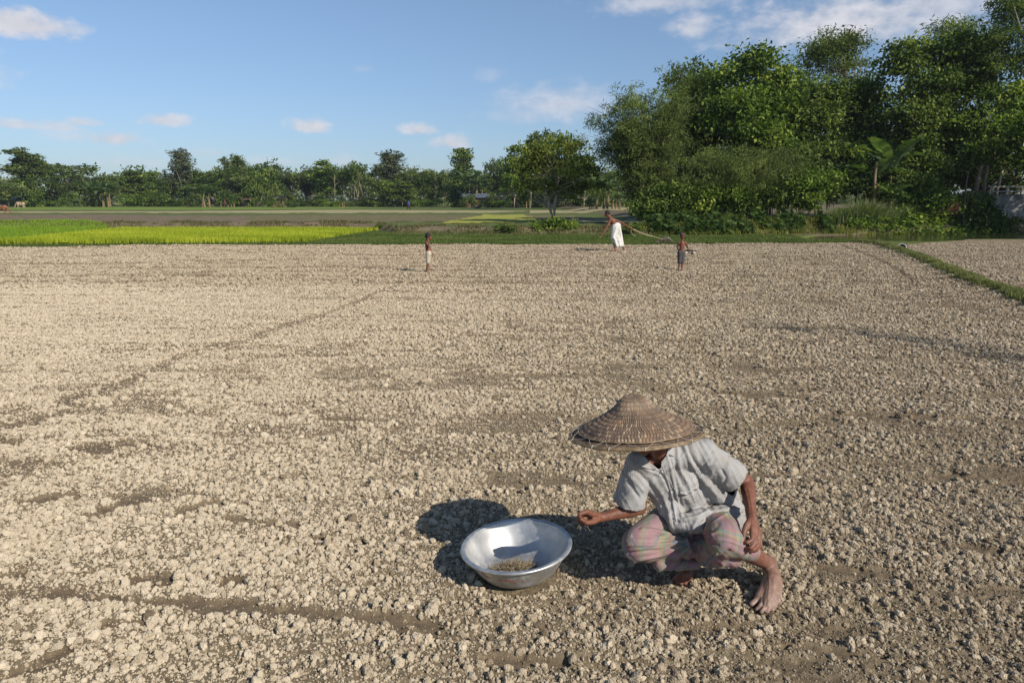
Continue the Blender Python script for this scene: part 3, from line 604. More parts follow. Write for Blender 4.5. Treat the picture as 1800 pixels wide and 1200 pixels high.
for x0, tp, w, k in [(235, 330, 70, 'bush'), (275, 330, 80, 'bush'), (330, 332, 70, 'bush'), (420, 332, 60, 'bush'), (500, 335, 60, 'bush'), (550, 333, 70, 'bush'), (600, 340, 70, 'bush'), (650, 342, 70, 'bush'), (700, 342, 60, 'bush'), (750, 338, 60, 'bush'), (130, 332, 60, 'bush'), (170, 338, 40, 'bush'), (40, 338, 80, 'bush')]:
    near = {235: 'under the dark layered tree', 275: 'between the dark layered tree and the grey conifer', 330: 'under the tall columnar tree', 420: 'under the two sparse slender trees', 500: 'just right of the yellow hut', 550: 'left under the bright layered tree', 600: 'right under the bright layered tree', 650: 'among the thin pale stems', 700: 'left of the man in blue', 750: 'right behind the man in blue', 130: 'right of the broad spreading tree', 170: 'behind the leftmost banana clump', 40: 'behind the grazing cow'}[x0]
    FAR.append((x0, tp+9, w*.8, k, 156+x0*7 % 9, 'low undergrowth bush '+near))
for i, (px, tp, w, k, D, note) in enumerate(FAR):
    me = FT[k][i % len(FT[k])]; top = at(px, tp, D); base = .35; h = top.z-base
    wd = w/F*D; unit = {'round': .95, 'spread': 1.15, 'tall': .32, 'layer': .55, 'poles': 1.0, 'bush': 1.7, 'conifer': .4}[k]
    sx = wd/unit; sz = h/{'round': .97, 'spread': .97, 'tall': 1.03, 'layer': 1.0, 'poles': 1.0, 'bush': .95, 'conifer': .98}[k]
    if not note: note = WORDS[k]+{-40: ' just outside the left edge of the photo', 1120: ' behind the left end of the bamboo grove', 1180: ' behind the middle of the bamboo grove'}[px]
    place_tree(NAMES[k], me, (top.x, D, base), (sx, sx, sz), i*1.7 if k != 'spread' else 0, note if any(c in note for c in ('tree', 'bush')) else note+' tree', 'bush' if k == 'bush' else 'tree', 'trees and bushes of the far treeline')
for k_, (px, tp, w, nt_) in enumerate([(824, 346, 26, 'low bush in front of the left corner of the brick hut'), (858, 345, 24, 'low bush between the brick hut and the grey shed'), (880, 348, 30, 'low bush right of the grey shed'), (482, 350, 22, 'low bush left in front of the yellow hut'), (508, 350, 24, 'low bush right in front of the yellow hut')]):
    top = at(px, tp, 145); h = top.z-.35; place_tree('bush', FT['bush'][k_ % 3], (top.x, 145, .35), (w/F*145/1.7, w/F*145/1.7, h/.9), k_*1.3, nt_, 'bush', 'trees and bushes of the far treeline')
# continuous darker wood behind, read as one mass
g = rgs(5); n = 330; xs = g.uniform(-250, 120, n); bl = [(x, 205+g.normal()*8, 4.0+1.3*g.normal(), 5, 4, 4.4) for x in xs]
C, (V, Q, t) = crown(bl, 4000, 22, .85, g, .9, .6, .1, .4)
me = npmesh('distant_wood', V, Q, LM['olive'], False, {'tint': t}); tag(link('distant_wood', me), 'hazy wood filling the gaps behind the far treeline', 'wood', kind='stuff')

# ---------- bananas
def banana_meshes(nl, h, ll, g, tilt=1.0, stems=1, wid=.15, upr=0):
    lm = MB(); sm = MB()
    for s_ in range(stems):
        bx, by = (g.normal()*.35*(stems > 1), g.normal()*.3*(stems > 1)); hh = h*(.75+.35*g.random() if stems > 1 else 1)
        z = np.linspace(-.1, hh, 6); lx = g.normal()*.06
        sm.tube(np.stack([bx+lx*z, by+0*z, z], 1), np.linspace(.15, .07, 6), 8)
        for k in range(nl):
            a = k*2.4+g.random()*.6; el = R(38+upr+(48-upr)*g.random()); L_ = ll*(.7+.5*g.random()); m = 12
            t = np.linspace(0, 1, m); el_t = el-t*(.7+1.1*g.random())*tilt; ds = L_/(m-1)
            hx = np.cumsum(np.cos(el_t))*ds; hz = np.cumsum(np.sin(el_t))*ds
            C = np.stack([bx+lx*hh+hx*math.cos(a), by+hx*math.sin(a), hh-.05+hz], 1); sd = np.array([-math.sin(a), math.cos(a), 0])
            w = wid*L_*np.clip(np.sin(np.pi*np.clip((t-.08)/.94, 0, 1))**.45, .02, 1); w[0] = .01; w[1] *= .3; up = np.array([0, 0, 1])
            # each side a row of strips, some torn apart, folded up from the midrib
            for sg in (-1, 1):
                for q in range(m-1):
                    tear = .0 if g.random() < .6 else .25
                    p0, p1 = C[q], C[q+1]; f = .25+.25*g.random()
                    o0 = sd*sg*w[q]+up*w[q]*f-up*.0; o1 = sd*sg*w[q+1]*(1-tear*.3)+up*w[q+1]*f*(1-tear)
                    pe = p0+(p1-p0)*(1-tear*.5)
                    lm.add([p0, p1, pe+o1, p0+o0], [(0, 1, 2, 3)] if sg > 0 else [(3, 2, 1, 0)], float(np.clip(g.normal(.5, .2)+.15*(sg > 0), 0, 1)))
            lm.tube(C, np.linspace(.022, .005, m), 4, .95)
    L1 = npmesh('leaves', np.concatenate(lm.V), [np.concatenate(f) for f in lm.F.values()], LM['banana'], False, {'tint': np.concatenate(lm.A)})
    S1 = npmesh('stem', np.concatenate(sm.V), [np.concatenate(f) for f in sm.F.values()], M_stem, True)
    return L1, S1
BN = [banana_meshes(8, 2.2, 1.9, rgs(50+i), 1.0, 5 if i < 2 else 3) for i in range(3)]
for i, (px, tp, D, note) in enumerate([(165, 322, 158, 'leftmost pale banana plants in front of the thin hazy trees'), (186, 318, 157, 'pale banana plants, second clump from the left'), (356, 322, 150, 'large fan-leaved banana clump left of the yellow hut'), (392, 338, 152, 'small banana clump behind the person in red'), (409, 344, 152, 'low banana plants right of the person in red'), (75, 334, 160, 'banana plants under the broad spreading tree'),
        (832, 306, 150, 'banana plant with a bright upright leaf before the brick hut'), (905, 322, 140, 'banana plant with pale stem right of the white shed'), (927, 330, 138, 'banana plant left of the lone leafy tree'), (1064, 312, 92, 'yellowish banana plant left of the bamboo grove'), (1040, 345, 96, 'small banana stem left of the yellowish banana plant'), (1085, 335, 90, 'small banana plant against the bamboo shade'), (600, 346, 150, 'pale banana sprout under the thin-stemmed trees')]):
    top = at(px, tp, D); h = top.z-.35; s = h/3.5; w = 1.0 if px != 356 else 1.35
    place_tree('banana_plant', BN[i % 3], (top.x, D, .35), (s*w, s*w, s), i*2.1, note, 'banana plant', 'banana plants before the far trees', ('leaves', 'stem'))

def split(bl, rg, n=6, core=.72, sub=.44):
    out_ = []
    for b in bl:
        b = np.array(b, float); c = b.copy(); c[3:] *= core; out_.append(tuple(c))
        for _ in range(n):
            d = rg.normal(size=3); d[2] = abs(d[2])*.8-.25; d /= np.linalg.norm(d); q = b.copy(); q[:3] += d*b[3:]*(.72+.25*rg.random()); q[3:] *= sub*(.7+.6*rg.random()); out_.append(tuple(q))
    return out_
# ---------- the lone leafy tree by the bank
g = rgs(71); c0 = G(975, 391, .35); D0 = c0.y
def rel(px, py, dy=0, D=None, o=None):
    o = o or c0; p = at(px, py, (D or o.y)+dy); return (p.x-o.x, dy, p.z-o.z)
def blobs_px(lst, o, D=None):
    """(px, py, rx, ry in pixels, depth offset) -> ellipsoids about o"""
    r = []
    for px, py, rx, ry, dy in lst:
        D_ = o.y+dy; x, y, z = rel(px, py, dy, o=o); k = D_/F; r.append((x, y, z, rx*k, (rx*.5+ry*.5)*k, ry*k))
    return r
bl = blobs_px([(918, 305, 22, 22, 0), (940, 288, 32, 25, 1), (965, 262, 45, 18, 0), (1005, 265, 30, 18, .5), (1010, 300, 38, 25, -1), (975, 305, 45, 25, 1), (960, 330, 30, 16, 0), (1025, 330, 25, 15, 0), (930, 262, 16, 14, 0), (1040, 300, 18, 16, 0)], c0)
bl += blobs_px([(985, 246, 18, 12, 0), (1045, 325, 14, 12, 0), (925, 330, 20, 12, 1), (990, 250, 22, 10, .5), (940, 335, 34, 22, 0), (1000, 335, 34, 22, 0), (970, 300, 50, 40, .5), (925, 325, 18, 16, 0)], c0); bl = split(bl, g, 5, .75, .42)
C, (V, Q, t) = crown(bl, 330, 22, .20, g, .30, .7, .1, .3, .26)
cm = npmesh('crown', V, Q, leafmat('yellowing_leaf', (.045, .065, .018), (.14, .18, .035), (.38, .38, .08), .35, .6), False, {'tint': t}); mb = MB(); limbs(mb, 1.0, 3.1, C, g, .15, nmain=44, trunks=2)
tm = npmesh('trunk', np.concatenate(mb.V), [np.concatenate(f) for f in mb.F.values()], M_pbark, True)
place_tree('leafy_tree', (cm, tm), c0, label='lone yellow-green leafy tree with pale forked trunk on the bank', cat='tree')
bl = [(0, 0, .35, .7, .5, .4), (.7, .1, .3, .5, .4, .3), (-.8, 0, .25, .5, .4, .25)]
cm, tm = tree_mesh(bl, 120, 26, .13, 'light', rgs(72), .05, .4, .02, .12, .7, .1, .4, 6)
p = G(965, 396, .25); place_tree('shrub', (cm, tm), (p.x, 38.9, .12), label='green shrub at the foot of the lone leafy tree', cat='shrub')
cm2, tm2 = tree_mesh(bl, 80, 26, .11, 'mid', rgs(73), .05, .4, .02, .1, .7, .1, .4, 6)
for px, s, nt_ in [(885, .6, 'low green shrub on the bank left of the lone leafy tree'), (1110, .7, 'low dark shrub behind the running man'), (640, .35, 'weedy shrub at the tip of the rice plot')]:
    p = G(px, 400, .3); x = p.x/p.y*39.0; place_tree('shrub', (cm2, tm2), (x, frontline(x)+.5, terrain(np.array([x]), np.array([frontline(x)+.5]))[0]-.03), (s*1.3, s, s), px, nt_, 'shrub', 'low shrubs along the bank')

# ---------- the grove on the right
def grove(name, base, D, blobs, n, per, ls, kind, label, seed, r0=.12, top=None, cs=.3, asp=.5, droop=.3, shell=.45, nmain=22, trunks=1, bark=None, lean=0, tv=.2, cat='tree'):
    o = Vector((at(base, 400, D).x, D, .6)); g_ = rgs(seed); bl_ = split(blobs_px(blobs, o), g_); tz = top if top is not None else max(b[2] for b in bl_)
    C_, (V_, Q_, t_) = crown(bl_, int(n*.62), int(per*1.75), ls*1.08, g_, cs*1.22, asp, droop, shell*.85, tv)
    cm_ = npmesh('crown', V_, Q_, LM[kind], False, {'tint': t_}); mb_ = MB(); limbs(mb_, tz*.3, tz, C_, g_, r0, nmain=nmain, trunks=trunks, lean=lean)
    tm_ = npmesh('trunk', np.concatenate(mb_.V), [np.concatenate(f) for f in mb_.F.values()], bark or M_bark, True)
    return place_tree(name, (cm_, tm_), o, label=label, cat=cat, group=None)
def bamboo(base, D, h, spread, nculm, perc, ls, label, seed, kind='olive', arch=1.0, depth=.8, xlean=0):
    g_ = rgs(seed); o = Vector((at(base, 400, D).x, D, .6)); P = []; T = []; mb_ = MB(); OW = []
    for k in range(nculm):
        a = g_.random()*6.283; rr = g_.random()**.5; hh = h*(.55+.5*g_.random()); out_ = spread*rr*(.6+.6*g_.random())
        dx, dy = math.cos(a)+xlean, math.sin(a)*depth; t = np.linspace(0, 1, 9); q = t**2.2*out_*arch
        C_ = np.stack([rr*math.cos(a)*.7+dx*q, rr*math.sin(a)*.5+dy*q, hh*(t*1.12-.24*t**4*arch)], 1)
        mb_.tube(C_, np.linspace(.035, .006, 9), 5); tw = g_.normal(0, .13)
        tt = .22+.8*g_.random(perc)**.8; tt = np.minimum(tt, 1.02); cx = [np.interp(tt, t, C_[:, i]) for i in range(3)]
        # sprays hang off short twigs
        nsp = max(3, perc//26); j = g_.integers(0, nsp, perc); tws = g_.normal(0, .16, nsp); st = g_.random(nsp)*.8+.2; so_ = g_.normal(size=(nsp, 3))*.34; so_[:, 2] = so_[:, 2]*.6-.12
        base_ = np.stack([np.interp(np.minimum(st, 1), t, C_[:, i]) for i in range(3)], 1)+so_*(.6+.6*st[:, None])
        P.append(base_[j]+g_.normal(size=(perc, 3))*np.array([.20, .20, .13])); T.append(np.clip(.48+tw+tws[j]+g_.normal(0, .12, perc), 0, 1)); OW.append(so_[j]*1.5)
    V_, Q_, t_ = leaves(np.concatenate(P), ls, g_, .16, .55, np.concatenate(OW), 0, np.concatenate(T))
    cm_ = npmesh('foliage', V_, Q_, LM[kind], False, {'tint': t_})
    tm_ = npmesh('culm', np.concatenate(mb_.V), [np.concatenate(f) for f in mb_.F.values()], M_culm, True)
    return place_tree('bamboo_clump', (cm_, tm_), o, label=label, cat='bamboo', group=None, parts=('foliage', 'culm'))
bamboo(1138, 44, 8.3, 3.0, 115, 520, .26, 'olive bamboo clump leaning out at the left end of the grove', 1, arch=1.0, xlean=-.25)
bamboo(1215, 47, 9.8, 2.4, 90, 480, .27, 'tall dark bamboo clump behind the olive one', 2, kind='mid', arch=.7)
bamboo(1270, 42, 4.8, 2.6, 95, 520, .22, 'low bright bamboo clump drooping in front of the broad-leaved tree', 3, kind='olive', arch=1.2, xlean=.3)
bamboo(1340, 50, 10.2, 1.6, 40, 300, .26, 'thin dark bamboo tops poking above the broad-leaved tree', 4, kind='mid', arch=.6)
grove('broadleaf_tree', 1320, 46, [(1310, 150, 60, 40, 0), (1280, 190, 40, 40, -1), (1350, 190, 50, 45, 0), (1310, 235, 70, 40, -1), (1370, 150, 25, 30, 0), (1330, 120, 35, 25, 0), (1350, 270, 50, 30, 0), (1385, 235, 25, 35, 0)], 560, 34, .25, 'light', 'sunlit broad-leaved tree in the left half of the grove', 11, .16, cs=.42, asp=.55, droop=.5, tv=.26)
grove('slender_tree', 1462, 52, [(1465, 75, 30, 25, 0), (1445, 110, 35, 30, 0), (1490, 110, 34, 32, 0), (1425, 150, 20, 30, 0), (1510, 150, 22, 30, 0), (1468, 105, 40, 35, 1)], 210, 32, .26, 'olive', 'tall slender tree with a sparse open crown against the cloud', 12, .15, cs=.38, asp=.28, droop=.7, shell=.35, nmain=40, bark=M_pbark)
grove('dark_tree', 1430, 46, [(1430, 175, 36, 35, 0), (1420, 230, 50, 45, 0), (1450, 280, 60, 50, -1), (1400, 270, 40, 40, 0), (1385, 300, 50, 40, 0)], 430, 34, .25, 'mid', 'dark leafy tree below the tall slender tree', 13, .15, cs=.40, asp=.5, droop=.5)
grove('dark_tree', 1500, 47, [(1525, 165, 26, 30, 0), (1500, 200, 40, 40, 0), (1520, 240, 40, 40, 0), (1490, 270, 40, 40, 0), (1470, 200, 25, 40, 0)], 400, 34, .25, 'mid', 'upright leafy tree left of the banana plants in the grove', 14, .14, cs=.38, asp=.5, droop=.5)
grove('slender_tree', 1560, 58, [(1560, 215, 40, 35, 0), (1590, 240, 40, 30, 0), (1545, 250, 40, 30, 0)], 130, 30, .3, 'grey', 'grey-green tree seen behind the banana plants', 15, .12, cs=.45, asp=.35, droop=.5)
grove('layered_tree', 1655, 45, [(1620, 105, 50, 25, 0), (1680, 100, 45, 30, 0), (1580, 125, 28, 16, 0), (1640, 150, 75, 30, 0), (1700, 160, 50, 40, 1), (1590, 175, 32, 16, 0), (1650, 210, 80, 35, 0), (1630, 255, 65, 35, 0), (1700, 260, 60, 50, 0)], 760, 36, .24, 'mid', 'large dark tree with spreading layered boughs on the right', 16, .24, cs=.42, asp=.55, droop=.6, tv=.22)
grove('feathery_tree', 1700, 54, [(1670, 65, 25, 25, 0), (1710, 75, 40, 30, 0), (1735, 110, 30, 45, 0), (1690, 110, 40, 40, 0)], 260, 34, .28, 'olive', 'pale feathery tree rising behind the large dark tree', 17, .16, cs=.45, asp=.22, droop=.7, shell=.3)
grove('feathery_tree', 1810, 43, [(1785, 25, 38, 30, 0), (1770, 75, 28, 30, 0), (1800, 95, 30, 35, 0), (1770, 130, 20, 25, 0), (1840, 50, 50, 60, 0)], 260, 34, .25, 'mid', 'feathery drooping tree cut off by the right edge', 18, .16, cs=.36, asp=.24, droop=.8, shell=.3, bark=M_pbark, lean=-.02)
grove('bright_tree', 1775, 42, [(1785, 175, 40, 35, 0), (1760, 220, 50, 40, 0), (1800, 240, 50, 40, 0), (1740, 270, 40, 35, 0), (1790, 290, 40, 25, 0)], 430, 34, .22, 'light', 'bright green tree at the right edge above the concrete wall', 19, .13, cs=.38, asp=.5, droop=.4)
grove('dark_tree', 1235, 50, [(1230, 170, 40, 40, 0), (1250, 230, 60, 60, 0), (1200, 260, 60, 60, 0), (1280, 290, 60, 50, 0)], 380, 34, .3, 'dark', 'dark tree buried behind the bamboo clumps', 20, .15, cs=.48)
grove('dark_tree', 1600, 52, [(1590, 300, 60, 40, 0), (1540, 300, 60, 40, 0), (1660, 310, 70, 40, 0), (1470, 320, 60, 35, 0), (1740, 320, 60, 30, 0)], 420, 30, .3, 'dark', 'dark thicket tree deep behind the banana plants', 21, .12, cs=.5)
# understorey
US = [(1160, 41.3, [(1150, 372, 32, 22, 0), (1190, 365, 30, 25, 0), (1170, 345, 30, 15, 0)], 'mid', 'shrub at the left foot of the bamboo grove'), (1235, 41.5, [(1240, 345, 40, 25, 0), (1280, 350, 40, 22, 0), (1215, 370, 30, 20, 0)], 'light', 'leafy shrub under the low bright bamboo'),
      (1330, 41.8, [(1325, 345, 36, 25, 0), (1300, 365, 30, 18, 0), (1360, 350, 30, 25, 0)], 'mid', 'leafy shrub below the sunlit broad-leaved tree'), (1400, 41.5, [(1395, 330, 36, 35, 0), (1425, 350, 35, 28, 0), (1440, 320, 30, 25, 0)], 'light', 'sunny shrub left of the tall grass tuft'),
      (1650, 41.5, [(1620, 355, 40, 22, 0), (1660, 375, 45, 22, 0), (1600, 385, 35, 15, 0), (1690, 385, 30, 15, 0)], 'light', 'yellow-green creeper shrub on the bank below the orange earth'), (1620, 43, [(1620, 300, 40, 35, 0), (1660, 300, 40, 30, 0), (1600, 340, 36, 20, 0)], 'mid', 'leafy shrub right of the banana plants'),
      (1720, 43, [(1715, 310, 35, 30, 0), (1745, 335, 25, 15, 0)], 'mid', 'shrub left of the concrete wall railing'), (1450, 43, [(1460, 335, 40, 25, 0), (1500, 320, 40, 30, 0)], 'dark', 'shaded shrub left behind the grass tuft')      , (1580, 41.6, [(1580, 375, 26, 20, 0), (1560, 345, 22, 14, .5), (1610, 325, 24, 20, .5)], 'mid', 'leafy shrub around the foot of the young banana plant'), (1735, 40.6, [(1722, 385, 22, 18, 0), (1708, 360, 16, 14, 0), (1742, 398, 20, 8, 0)], 'dark', 'dark shrub growing against the left end of the concrete wall')]
for i, (b_, D, bl, kd, lb) in enumerate(US):
    grove('shrub', b_, D, bl, 230, 32, .19, kd, lb, 30+i, .03, cs=.28, asp=.6, droop=.3, nmain=12, trunks=3, cat='shrub')
# grove bananas, larger and nearer
for i, (px, tp, D, nl, w, lb) in enumerate([(1577, 228, 42.4, 7, 1.0, 'tall banana plant with broad torn leaves in the grove'), (1538, 268, 42.6, 5, .9, 'banana plant with a dry brown stem left of the tall one'), (1570, 318, 41.2, 5, .8, 'young banana plant with a long drooping leaf below the tall one')]):
    top = at(px, tp, D); h = top.z-.6; ms = banana_meshes(nl, h*.50, h*.56, rgs(90+i), .95, 1, .19, 26)
    place_tree('banana_plant', ms, (top.x, D, .6), (1, 1, 1), i*2, lb, 'banana plant', None, ('leaves', 'stem'))
# taro patch, grass tufts, weeds
def heart_leaves(name, pts, h, s, m, label, seed, cat):
    g_ = np.random.default_rng(seed); n = len(pts); P = pts.copy(); P[:, 2] += h*(.15+1.25*g_.random(n)**1.3); a = g_.random(n)*6.28
    d = np.stack([np.cos(a), np.sin(a)-.6, -.9+0*a], 1); d /= np.linalg.norm(d, axis=1)[:, None]; sd = np.stack([-np.sin(a), np.cos(a), 0*a], 1); L_ = (s*(.6+.7*g_.random(n)))[:, None]
    V = np.stack([P-d*L_*.15, P+sd*L_*.45-d*L_*.35, P+sd*L_*.36+d*L_*.25, P+d*L_*.75, P-sd*L_*.36+d*L_*.25, P-sd*L_*.45-d*L_*.35], 1).reshape(-1, 3); i = np.arange(n)*6
    Q = np.concatenate([np.stack([i, i+1, i+2, i+3], 1), np.stack([i, i+3, i+4, i+5], 1)])
    sp = np.stack([pts, pts+np.array([.012, 0, 0]), P+np.array([.006, 0, 0]), P], 1).reshape(-1, 3); k = np.arange(n)*4+6*n
    Q = np.concatenate([Q, np.stack([k, k+1, k+2, k+3], 1)]); t = np.concatenate([np.repeat(np.clip(g_.normal(.45, .2, n), 0, 1), 6), np.full(4*n, .3)])
    me_ = npmesh(name, np.concatenate([V, sp]), Q, m, False, {'tint': t}); tag(link(name, me_), label, cat, kind='stuff')
def bankpts(x0, x1, y0, y1, n, seed):
    g_ = np.random.default_rng(seed); x = g_.uniform(x0, x1, n); y = frontline(x)+g_.uniform(y0, y1, n); return np.stack([x, y, terrain(x, y)], 1)
M_taro = leafmat('taro_leaf', (.025, .05, .015), (.055, .095, .026), (.15, .2, .055), .3, .35)
_tp = bankpts(7.3, 17.6, .15, 3.0, 2600, 5); _tp = _tp[fbm(_tp[:, 0]*1.1, _tp[:, 1]*1.4, 71, 3) > .46]
heart_leaves('taro_plants', _tp, .50, .27, M_taro, 'drooping heart-leaved taro along the foot of the grove', 6, 'taro')
heart_leaves('creeper', bankpts(18.5, 27.5, .6, 3.0, 2600, 7), .45, .22, LM['light'], 'leafy creepers covering the pond bank', 8, 'creeper')
blades('bank_weeds', bankpts(7, 30, .1, 2.6, 9000, 9), .28, .035, LM['yellow'], 'dry weeds and grass on the grove bank', 10, .8, cat='weeds')
M_reed = leafmat('reed_grass', (.07, .09, .04), (.15, .19, .075), (.29, .31, .15), .35)
def tuft(px, D, n, h, w, sp, lb, seed):
    p = at(px, 400, D); g_ = np.random.default_rng(seed); z = float(terrain(np.array([p.x]), np.array([D]))[0])-.05
    P_ = np.stack([g_.normal(0, sp, n), g_.normal(0, sp*.6, n), np.zeros(n)], 1)
    o = blades('grass_tuft', P_, h, w, M_reed, None, seed, 1.25, parent=None, kind=None); o.location = (p.x, D, z); tag(o, lb, 'grass tuft')
for k in ('kind',):
    pass
tuft(1520, 40.3, 700, 1.35, .045, .4, 'tall green grass tuft at the foot of the banana plants', 21)
tuft(1474, 40.3, 450, .95, .03, .35, 'shorter brownish grass tuft left of the tall one', 22)
tuft(1556, 40.3, 450, 1.1, .03, .3, 'low grass tuft right of the tall one', 23)
# grasses along the field
def strippts(poly, n, seed):
    P = rand_poly(poly, n, seed); return Z_(P)
gp = px_poly([(250, 430.5), (650, 430), (1100, 430), (1250, 429), (1480, 427.5), (1560, 429), (1480, 421), (1420, 422.5), (1390, 413), (1130, 412.5), (700, 411.5), (640, 404), (540, 427)])
P = strippts(gp, 75000, 31); tn = np.clip(.12+.7*fbm(P[:, 0]*.6, P[:, 1]*1.2, 91, 4)+.1*RNG.standard_normal(len(P)), 0, 1)
blades('verge_grass', P, .085, .03, M_g1, 'short green grass strip beyond the ploughed field', 32, .5, tn)
x = RNG.uniform(-60, 8, 26000); y = frontline(x)+RNG.uniform(-.2, 1.9, len(x)); P = np.stack([x, y, terrain(x, y)], 1)
M_bw = leafmat('bank_weed', (.06, .055, .025), (.11, .11, .045), (.24, .21, .10), .25)
k = fbm(x*.9, y*1.3, 95, 3) > .44; P = P[k]; blades('bank_grass', P, .17, .035, M_bw, 'dry grass and weeds hanging on the low bank', 34, .7)
x = RNG.uniform(-46, -8, 9000); y0 = np.interp(x, [-46, -8], [29.2, 29.2])
bp_ = [(p.x, p.y) for p in EDGE]; xx = RNG.uniform(-50, 15.0, 20000); yy = np.interp(xx, [p[0] for p in bp_], [p[1] for p in bp_])+RNG.normal(.12, .12, len(xx)); P = np.stack([xx, yy, terrain(xx, yy)], 1)
blades('edge_grass', P, .09, .03, M_g1, 'ragged grass along the far edge of the ploughed field', 35, .6, np.clip(RNG.normal(.35, .2, len(P)), 0, 1))
# grassy ridge on the right
M_ridge = leafmat('dry_ridge_grass', (.07, .085, .03), (.15, .165, .06), (.32, .30, .14), .3)
L_ = []
for a, b in zip(BUND[:-2], BUND[1:-1]):
    n = int((b-a).length*1900); t = RNG.random(n)[:, None]; q = np.array(a)[None]*(1-t)+np.array(b)[None]*t; nrm = np.array([-(b-a).y, (b-a).x, 0])/(b-a).length; L_.append(q+nrm*RNG.normal(0, .085, n)[:, None])
P = np.concatenate(L_); k = fbm(P[:, 0]*2.2, P[:, 1]*2.2, 97, 3) > .36; P = P[k]; P[:, 2] = fz(P[:, 0], P[:, 1])-.01
blades('ridge_grass', P, .11, .013, M_ridge, 'tufted grass growing along the field ridge on the right', 36, .7, np.clip(.42+.6*(fbm(P[:, 0]*3, P[:, 1]*3, 98)-.2)+.12*RNG.standard_normal(len(P)), 0, 1))

# a slender tree standing to the right of the viewer, outside the picture: its top shades the field
bl = [(0, 0, 9.0, .55, .45, .35), (.1, 0, 8.2, .35, .3, .2), (.1, 0, 7.4, .7, .5, .25), (-.1, 0, 6.6, .8, .6, .3), (.3, 0, 5.8, .8, .6, .3)]
cm, tm = tree_mesh(bl, 46, 26, .13, 'mid', rgs(77), 4.5, 8.8, .07, .2, .4, .3, .4, 14)
place_tree('slender_tree', (cm, tm), (13.2, .9, -.1), label='slender sparse tree beyond the right edge whose top shades the field', cat='tree')

# unseen trees added beyond the right edge of the photo, on the near side of the pond: put there to shade the wall and the bank
for px, D, lb, sd in [(2010, 36, 'unseen leafy tree added beyond the right edge, nearest of the two shading the concrete wall', 81), (2120, 38.5, 'unseen leafy tree added beyond the right edge, farther of the two shading the concrete wall', 82)]:
    o_ = Vector((at(px, 400, D).x, D, 0)); g_ = rgs(sd); bl = [(g_.normal()*.9, g_.normal()*.8, 4.2+k*.75, 1.6, 1.5, 1.0) for k in range(6)]
    cm, tm = tree_mesh(bl, 220, 44, .26, 'mid', g_, 2.0, 7.5, .16, .5, .5, .4, .4, 18)
    place_tree('leafy_tree', (cm, tm), o_, label=lb, cat='tree')
# ================================================================= people and things
from mathutils.bvhtree import BVHTree
def v3(p): return np.array([p[0], p[1], p[2]], float)
def cap(a, b, ra, rb, seg=18, hs=5):
    a, b = v3(a), v3(b); d = b-a; l = np.linalg.norm(d)
    d = d/l if l > 1e-6 else np.array([0, 0, 1.]); ref = np.array([0, 0, 1.]) if abs(d[2]) < .9 else np.array([1., 0, 0])
    A = np.cross(d, ref); A /= np.linalg.norm(A); B = np.cross(A, d)
    pr = [(-ra*math.cos(t), ra*math.sin(t)) for t in np.linspace(0.12, math.pi/2, hs)]+[(l+rb*math.sin(t), rb*math.cos(t)) for t in np.linspace(0, math.pi/2-.12, hs)]
    an = np.arange(seg)*2*math.pi/seg; V = [a+d*h+r*(np.cos(an)[:, None]*A+np.sin(an)[:, None]*B) for h, r in pr]
    n = len(pr); V = np.concatenate(V+[[a-d*ra], [b+d*rb]]); i = np.arange(n*seg).reshape(n, seg); j = np.roll(i, -1, 1)
    F = [tuple(q) for q in np.stack([i[:-1], i[1:], j[1:], j[:-1]], -1).reshape(-1, 4)]
    F += [(n*seg, i[0, k], j[0, k]) for k in range(seg)]+[(n*seg+1, j[-1, k], i[-1, k]) for k in range(seg)]
    return V, F
def ell(c, r, rot=None, seg=20, rings=12):
    th = np.linspace(.15, math.pi-.15, rings); an = np.arange(seg)*2*math.pi/seg
    V = np.array([(math.sin(t)*math.cos(a), math.sin(t)*math.sin(a), math.cos(t)) for t in th for a in an]+[(0, 0, 1), (0, 0, -1)])*np.array(r)
    if rot is not None: V = V@np.array(rot).T
    V = V+v3(c); n = rings; i = np.arange(n*seg).reshape(n, seg); j = np.roll(i, -1, 1)
    F = [tuple(q) for q in np.stack([i[:-1], i[1:], j[1:], j[:-1]], -1).reshape(-1, 4)]
    F += [(n*seg, i[0, k], j[0, k]) for k in range(seg)]+[(n*seg+1, j[-1, k], i[-1, k]) for k in range(seg)]
    return V, F
